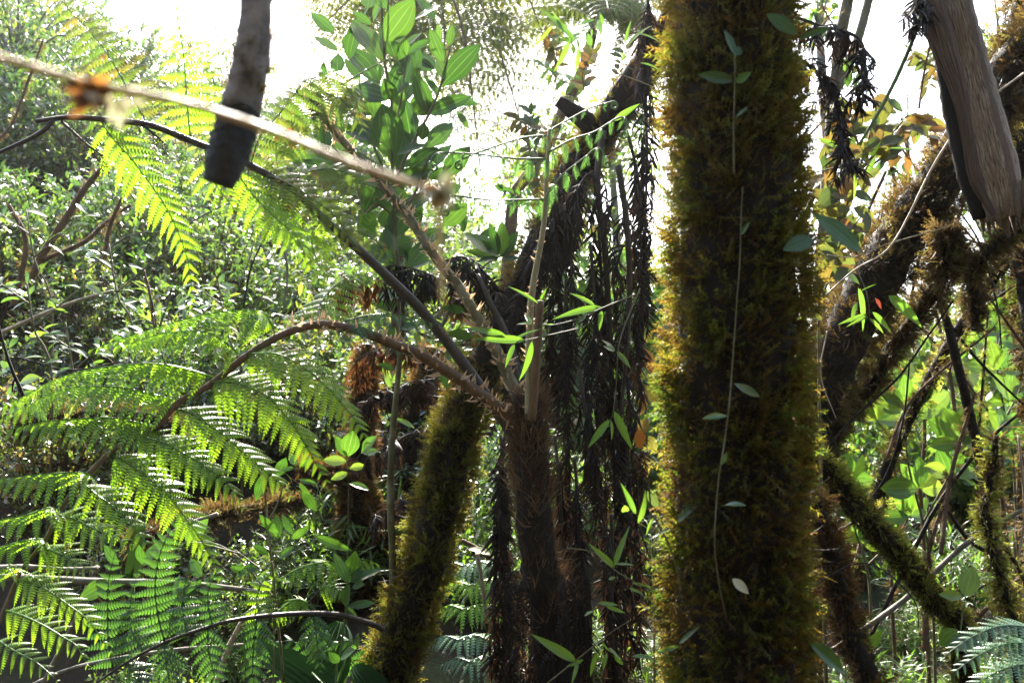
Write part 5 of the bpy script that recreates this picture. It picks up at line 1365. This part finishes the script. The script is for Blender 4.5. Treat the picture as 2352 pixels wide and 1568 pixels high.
# ================================================================== blurred things close to the lens
q = spline(PX([(598, -90), (590, 0), (578, 130), (556, 240), (532, 330), (500, 424)], .78), 60)
T = thing('hanging_branch_stub', tuple(q[-1]), 'dark dead branch end hanging from above at the upper left, out of focus', 'branch')
g = Geo()
tube(g, q[:40], [px(68, .78) * .5, px(70, .78) * .5, px(84, .78) * .5, px(90, .78) * .5], 16, .12, k=4)
part('limb', g, M['stub'], T)
g = Geo()
tube(g, q[38:], [px(88, .78) * .5, px(98, .78) * .5, px(92, .78) * .5, px(72, .78) * .5], 16, .14, k=6)
part('dark_end', g, M['stub_end'], T)
g = Geo()
moss(g, q[18:46], [px(74, .78) * .5], 420, .012, spread=.8, k=.4, tpl=SPRIG_LO)
part('lichen', g, M['moss_brown'], T, 'stuff')
q = spline(PX([(-80, 110), (60, 150), (200, 192), (360, 222), (520, 265), (660, 315), (800, 372), (910, 410), (1000, 446), (1010, 520), (1012, 600), (1016, 690)], .37), 80)
T = thing('dry_flower_stalk', tuple(q[0]), 'blurred yellow-brown dry flower stalk drooping across the upper left, close to the lens', 'flower stalk')
g = Geo()
tube(g, q, [.0017, .0018, .0017, .0016, .0015, .0013, .0009], 8, .1)
part('stem', g, M['twig_dry'], T)
def tuft(c, n, L, mat, name, k):
    g = Geo()
    D = nz(rng.normal(0, 1, (n, 3)) + np.array([0, 0, -.3]))
    g.many(leaf_tpl(3, .4, .5, .3, .5, cols=1), frame(D, rng.normal(0, 1, (n, 3))) * (L * (.6 + .5 * rng.random(n)))[:, None, None], np.repeat(c[None], n, 0), rng.random(n))
    part(name, g, mat, T)
tuft(P(212, 215, .37), 22, .013, M['rust'], 'dry_flower', 1)
tuft(P(262, 236, .37), 14, .012, M['pale'], 'dry_flower', 2)
tuft(P(1003, 440, .37), 22, .011, M['rust'], 'dry_flower', 3)
tuft(P(1012, 434, .365), 12, .010, M['pale'], 'dry_flower', 4)

# ================================================================== hillside thicket
def shrub_proto(name, H, R, ntw, per, L, tpl, mat, droop=.0, up=.8, seed=0, tuft=.5, stem='bark_brown', loc=(0, 0, 0)):
    "a shrub at the origin: stems and leaves spread through its crown"
    r2 = np.random.default_rng(seed)
    T = thing(name, loc, 'x', 'shrub')
    a = nz(r2.normal(0, 1, (ntw, 3))) * (r2.random((ntw, 1)) ** .45)
    a[:, 2] = a[:, 2] * .8 + .1
    tips = np.array([0, 0, .55 * H]) + a * np.array([R, R, .5 * H])
    tips[:, 2] = np.maximum(tips[:, 2], .04)
    g = Geo()
    for i in range(ntw):
        if i % 3:
            continue
        e = tips[i]
        m = np.array([e[0] * .35, e[1] * .35, e[2] * .6]) + r2.normal(0, .04, 3)
        tube(g, spline([np.array([e[0] * .1, e[1] * .1, -.1]), m, e], 5), [.010, .002], 3, cap=False)
    part('stem', g, M[stem], T)
    k = ntw * per
    tw = np.repeat(np.arange(ntw), per)
    out = nz(tips - np.array([0, 0, .2 * H]))[tw]
    ax = nz(out + r2.normal(0, .35, (k, 3)) * .5 + np.array([0, 0, .35]))
    s = np.tile(np.arange(per) / per, ntw)[:, None]
    pos = tips[tw] - ax * (.05 + (1 - s) * L * per * .17) + r2.normal(0, .012, (k, 3))
    D = nz(out * .5 + r2.normal(0, .75, (k, 3)) + np.array([0, 0, .1 - droop]))
    N = nz(np.array([0, -.28, up]) + r2.normal(0, .42, (k, 3)) + .12 * out)
    g = Geo()
    g.many(tpl, frame(D, N) * (L * (.55 + .65 * r2.random(k)))[:, None, None], pos, np.clip(np.repeat(r2.random(ntw), per) * .5 + .5 * r2.random(k), 0, 1))
    part('foliage', g, M[mat], T, 'stuff')
    return T
LEAF_OB = leaf_tpl(3, .40, .58, .3, .35, cols=1)
LEAF_SM = leaf_tpl(3, .48, .5, .3, .3, cols=1)
KINDS = [
    ('glossy_shrub', dict(H=1.3, R=.75, ntw=280, per=8, L=.092, tpl=LEAF_OB, mat='glossy', seed=1), 'glossy-leaved shrub of the dense thicket on the left hillside', 'glossy-leaved shrubs on the hillside'),
    ('small_leaved_shrub', dict(H=1.2, R=.8, ntw=340, per=9, L=.05, tpl=LEAF_SM, mat='small', seed=2), 'small-leaved twiggy shrub of the dense thicket on the left hillside', 'small-leaved shrubs on the hillside'),
    ('bamboo_clump', dict(H=.8, R=.6, ntw=230, per=7, L=.13, tpl=LEAF_NARROW, mat='bamboo', seed=3, droop=.2), 'low bamboo clump with narrow pale leaves on the forest floor', 'bamboo clumps on the forest floor'),
    ('broad_leaved_shrub', dict(H=1.5, R=.85, ntw=210, per=7, L=.13, tpl=LEAF_ROUND, mat='lime', seed=4, up=.6), 'sunlit lime-green broad-leaved shrub of the thicket on the right', 'broad-leaved shrubs on the right'),
    ('yellowing_shrub', dict(H=1.3, R=.7, ntw=240, per=7, L=.07, tpl=LEAF_OB, mat='lime', seed=5), 'yellow-green fine-leaved shrub lit from behind in the thicket', 'yellow-green shrubs in the thicket')]
protos, used = [], {}
for nm, kw, lab, grp in KINDS:
    p = shrub_proto(nm, **kw)
    tag(p, lab, 'shrub', grp)
    protos.append(p)
def plant(k, x, y, s, rz, sink=.1):
    p = protos[k]
    o = p if k not in used else copy_tree(p)
    used[k] = 1
    o.location = (x, y, ground_at(x, y) - sink)
    o.rotation_euler = (0, 0, rz)
    o.scale = (s, s, s * random.uniform(.9, 1.15))
    return o
r3 = random.Random(5)
PLANTED = {}
def row(y, u0, u1, n, kinds, s0, s1, where='hillside'):
    for i in range(n):
        u = u0 + (u1 - u0) * (i + r3.uniform(.1, .9)) / n
        yy = y + r3.uniform(-.45, .45)
        k = r3.choice(kinds)
        PLANTED.setdefault((where, k), []).append((u, plant(k, (u - 1176) / FPX * yy, yy, r3.uniform(s0, s1), r3.uniform(-.9, .9))))
L_ = ['%s left hillside row' % w for w in ('nearest', 'second', 'third', 'fourth', 'fifth', 'sixth', 'farthest')]
R_ = ['%s right-hand thicket row' % w for w in ('nearest', 'second', 'third', 'fourth', 'fifth', 'farthest')]
C_ = ['front patch by leaning trunk', 'back patch by leaning trunk', 'patch under bright left frond']
row(4.6, -150, 620, 5, [0, 1, 1], .55, .75, L_[0])
row(5.4, -200, 1000, 8, [0, 1, 1, 4], .7, .95, L_[1])
row(6.5, -250, 1250, 9, [0, 1, 4], .8, 1.15, L_[2])
row(7.8, -250, 1350, 9, [0, 1, 1, 4], .9, 1.25, L_[3])
row(9.4, -250, 1200, 9, [0, 1, 4], 1.0, 1.3, L_[4])
row(11.2, -250, 1100, 9, [1, 0, 4], 1.1, 1.4, L_[5])
row(13.2, -300, 900, 8, [0, 1, 4], 1.2, 1.6, L_[6])
row(4.4, 640, 1150, 4, [2, 2], .6, .8, C_[0])
row(5.2, 640, 1300, 5, [2, 2, 1], .7, .9, C_[1])
row(3.9, 100, 620, 4, [2, 2, 1], .32, .45, C_[2])
row(5.2, 1250, 2400, 6, [3, 4, 2], .6, .8, R_[1])
row(6.4, 1350, 2450, 7, [3, 3, 4, 2], .7, 1.0, R_[2])
row(8.0, 1350, 2450, 7, [3, 4, 4], .9, 1.2, R_[3])
row(10.0, 1350, 2450, 7, [3, 4, 0], 1.0, 1.4, R_[4])
row(12.5, 1300, 2450, 7, [0, 4, 1], 1.2, 1.6, R_[5])
row(4.2, 1900, 2400, 4, [2, 2, 4], .45, .6, R_[0])
row(3.9, 1050, 1560, 4, [2], .35, .45, 'patch behind the dark curtain')
row(3.55, 330, 720, 5, [2, 2, 4], .26, .36, 'patch behind the shaded lower fern')
DESC = ['glossy-leaved shrub', 'small-leaved twiggy shrub', 'narrow-leaved bamboo clump', 'broad-leaved lime-green shrub', 'fine-leaved yellow-green shrub']
for (where, k), lst in PLANTED.items():
    lst.sort(key=lambda a: a[0])
    for i, (u, o) in enumerate(lst):
        o['label'] = DESC[k] + (', %s of its kind from left in ' % ordinal(i + 1) if len(lst) > 1 else ', only one of its kind in ') + where

# ---- trees farther up, each with trunk and crown
def far_tree(label, u, v, y, hpx, wpx, mat, L, n, tpl=LEAF_OB, seed=0, gap=.5, cat='tree'):
    "tree rooted on the hillside whose crown is centred at picture point (u, v)"
    r2 = np.random.default_rng(seed)
    c = P(u, v, y)
    gz = ground_at(c[0], c[1])
    T = thing('hillside_tree', (c[0], c[1], gz), label, cat)
    w, h = px(wpx, y) * .5, px(hpx, y) * .5
    nb = 26
    cl = c + nz(r2.normal(0, 1, (nb, 3))) * (r2.random((nb, 1)) ** .4) * np.array([w, w, h])
    g = Geo()
    tube(g, spline([np.array([c[0] + .1, c[1], gz - .2]), c * .5 + np.array([c[0], c[1], gz]) * .5 + [.08, 0, 0], c], 12), [.07, .05, .03], 7, .1)
    part('trunk', g, M['bark_grey'], T)
    g = Geo()
    for e in cl:
        tube(g, spline([c - [0, 0, h * .5], (c + e) * .5 - [0, 0, .05], e], 6), [.02, .005], 4, cap=False)
    part('branch', g, M['bark_grey'], T)
    k = n
    b = r2.integers(0, nb, k)
    pos = cl[b] + r2.normal(0, 1, (k, 3)) * np.array([w, w, h]) * .16 * (1 - gap * .4)
    D = nz(r2.normal(0, 1, (k, 3)) + np.array([0, 0, -.1]))
    N = nz(np.array([0, 0, .8]) + r2.normal(0, .5, (k, 3)))
    g = Geo()
    g.many(tpl, frame(D, N) * (L * (.6 + .6 * r2.random(k)))[:, None, None], pos, r2.random(k))
    part('crown', g, M[mat], T, 'stuff')
far_tree('small-leaved tree filling the top left corner', 40, 60, 9.5, 420, 420, 'small', .07, 2600, LEAF_SM, 21)
far_tree('pale yellow-green tree rising behind the broken fern tip', 170, 330, 8.5, 300, 380, 'lime', .08, 1800, LEAF_OB, 22)
far_tree('thin airy tree behind the sapling top, washed by the sun', 760, 330, 10.5, 260, 360, 'small', .07, 1500, LEAF_SM, 23)
far_tree('yellow-leaved tree glowing behind the distant tree fern trunk', 1400, 300, 9.0, 330, 300, 'lime', .09, 1300, LEAF_OB, 24)
far_tree('hazy tree behind the small bamboo twig at top centre', 1230, 380, 11.0, 260, 320, 'small', .08, 1200, LEAF_SM, 25)
far_tree('bright tree showing between the curtain and the mossy trunk', 1500, 780, 10.0, 330, 260, 'lime', .1, 1200, LEAF_OB, 26)
far_tree('broad pale tree beyond the right thicket under the white sky', 2080, 800, 12.0, 260, 460, 'small', .1, 1800, LEAF_SM, 27)
far_tree('leafy tree at the right edge beyond the dark branches', 2330, 740, 10.0, 330, 330, 'lime', .1, 1500, LEAF_OB, 28)
far_tree('pale leafy tree between the tree fern trunk and the dark stub', 1270, 520, 8.0, 360, 300, 'lime', .08, 1500, LEAF_OB, 33)
far_tree('leafy tree glimpsed right of the grey slender trunk', 2010, 560, 9.0, 360, 330, 'small', .07, 1300, LEAF_SM, 34, .8)
far_tree('fine-leaved tree behind the weathered wood', 2270, 480, 9.5, 360, 300, 'lime', .07, 900, LEAF_OB, 35, .9)
far_tree('feathery tree behind the two upright pinnae', 330, 250, 11.0, 200, 420, 'small', .07, 1500, LEAF_SM, 36)
far_tree('sparse twiggy tree top at the upper right corner', 2300, 90, 8.0, 260, 200, 'small', .05, 420, LEAF_SM, 29, .9)
far_tree('sparse green tree top beside the trunk at the top right', 1880, 40, 7.0, 160, 120, 'lime', .09, 130, LEAF_OB, 30, .9)

# ---- tree ferns beyond
def far_fern(label, crown_px, d, trunk, tips, L, mat, rpx=30, n=26, moss_n=500, dead=0):
    c = P(*crown_px, d)
    tr = PX(trunk) if trunk else None
    b = tr[-1] if tr is not None else np.array([c[0], c[1], ground_at(c[0], c[1])])
    if tr is not None:
        gz = ground_at(b[0], b[1])
        if b[2] > gz:
            b2 = np.array([b[0] - .1, b[1], gz - .05])
            tr = np.vstack([tr, [b2]])
            b = b2
    else:
        tr = np.array([c, c * .5 + b * .5 + [.05, 0, 0], b])
    T = thing('tree_fern', tuple(b), label, 'tree fern')
    g = Geo()
    r = px(rpx, d) * .5
    tube(g, spline(tr, 40), [r * .8, r, r * 1.2], 9, .2)
    part('trunk', g, M['bark_brown'], T)
    g = Geo()
    moss(g, tr, [r * .8, r, r * 1.2], moss_n, .04, tpl=SPRIG_LO, k=.3)
    part('moss', g, M['moss_lime_lit'], T, 'stuff')
    for i, (mu, mv, md, eu, ev, ed) in enumerate(tips):
        q = [c, P(mu, mv, md), P(eu, ev, ed)]
        q = spline(q, 40)
        g = Geo()
        tube(g, q[::2], [.010, .006, .002], 5)
        fr = part('frond', g, M['rachis_brown'], T)
        ln = np.linalg.norm(np.diff(q, axis=0), axis=1).sum()
        g = Geo()
        np_ = n
        for j in range(np_):
            s = .16 + .83 * j / np_
            k = min(38, int(s * 39))
            t = nz(q[k + 1] - q[k])
            sd2 = nz(np.cross(t, [0, .8, .6]))
            ll = L * min(1, .5 + s * 2) * max(.1, 1 - s) ** .6
            for sg in (-1, 1):
                dirn = nz(t * .5 + sd2 * sg)
                e = q[k] + dirn * ll + [0, 0, -.28 * ll]
                m = q[k] + dirn * ll * .5 + [0, 0, -.03 * ll]
                pinna(g, [q[k], m, e], (0, -.9, .5), ll * .24, 13, tpl=PIN_MID, roof=.3, droop=.6, width=.25, axis=.0015, tint=.5, fall=.5)
        part('pinna', g, M[mat], fr, 'stuff')
    return T
far_fern('distant tree fern at the top centre with a curved mossy trunk', (1362, 70), 6.0,
         [(1362, 70, 6.0), (1345, 142, 6.0), (1322, 198, 6.0), (1289, 264, 6.0), (1249, 346, 6.0), (1200, 422, 6.0), (1173, 517, 6.0)],
         [(1300, -20, 5.8, 1210, 60, 5.6), (1440, -10, 5.8, 1500, 70, 5.6), (1340, -40, 6.6, 1290, 20, 7.2), (1420, -50, 6.4, 1470, -30, 7.0), (1380, -30, 5.4, 1400, 30, 4.9), (1330, -60, 5.8, 1270, -60, 5.6)], .6, 'fern_old', 30, 15)
far_fern('sun-bleached tree fern whose yellow-green fronds droop behind the sapling', (985, -110), 4.8, [(985, -110, 4.8), (950, 40, 4.8), (925, 250, 4.85), (918, 450, 4.9), (916, 640, 4.9)],
         [(1110, 20, 4.7, 1240, 430, 4.4), (1060, 60, 4.5, 1110, 440, 4.2), (880, -70, 4.6, 690, 110, 4.4), (870, -130, 4.6, 610, 10, 4.5), (1190, -40, 4.8, 1300, 260, 4.6), (1020, 60, 4.6, 1010, 360, 4.4), (880, 10, 4.8, 720, 260, 4.9)], .55, 'fern_sun', 22, 14, 500)

for k, p in enumerate(protos):                          # every kind has been planted
    assert k in used
print('triangles', sum(sum(len(q.vertices) - 2 for q in m.polygons) if len(m.polygons) < 400 else len(m.loops) - 2 * len(m.polygons) for m in bpy.data.meshes))

# ================================================================== thin haze added to give the veiling lens glare
def haze_box(x0, x1, y0, y1, z0, z1, density, g_):
    V = np.array([(x, y, z) for x in (x0, x1) for y in (y0, y1) for z in (z0, z1)])
    Q = np.array([(0, 1, 3, 2), (4, 6, 7, 5), (0, 4, 5, 1), (2, 3, 7, 6), (0, 2, 6, 4), (1, 5, 7, 3)])
    m, nt, N, Lk = new_mat('glare_haze')
    v = N('ShaderNodeVolumePrincipled')
    v.inputs['Color'].default_value = (.95, .97, 1, 1)
    v.inputs['Density'].default_value = density
    v.inputs['Anisotropy'].default_value = g_
    o = N('ShaderNodeOutputMaterial'); Lk(v.outputs[0], o.inputs['Volume'])
    g = Geo()
    g.add(V, None, Q)
    solo('haze', g, m, (0, 0, z0), 'thin bright haze filling the air between the trees', 'haze', kind='stuff', smooth=False)
haze_box(-72, 72, -32, 92, -4, 34, .001, .85)
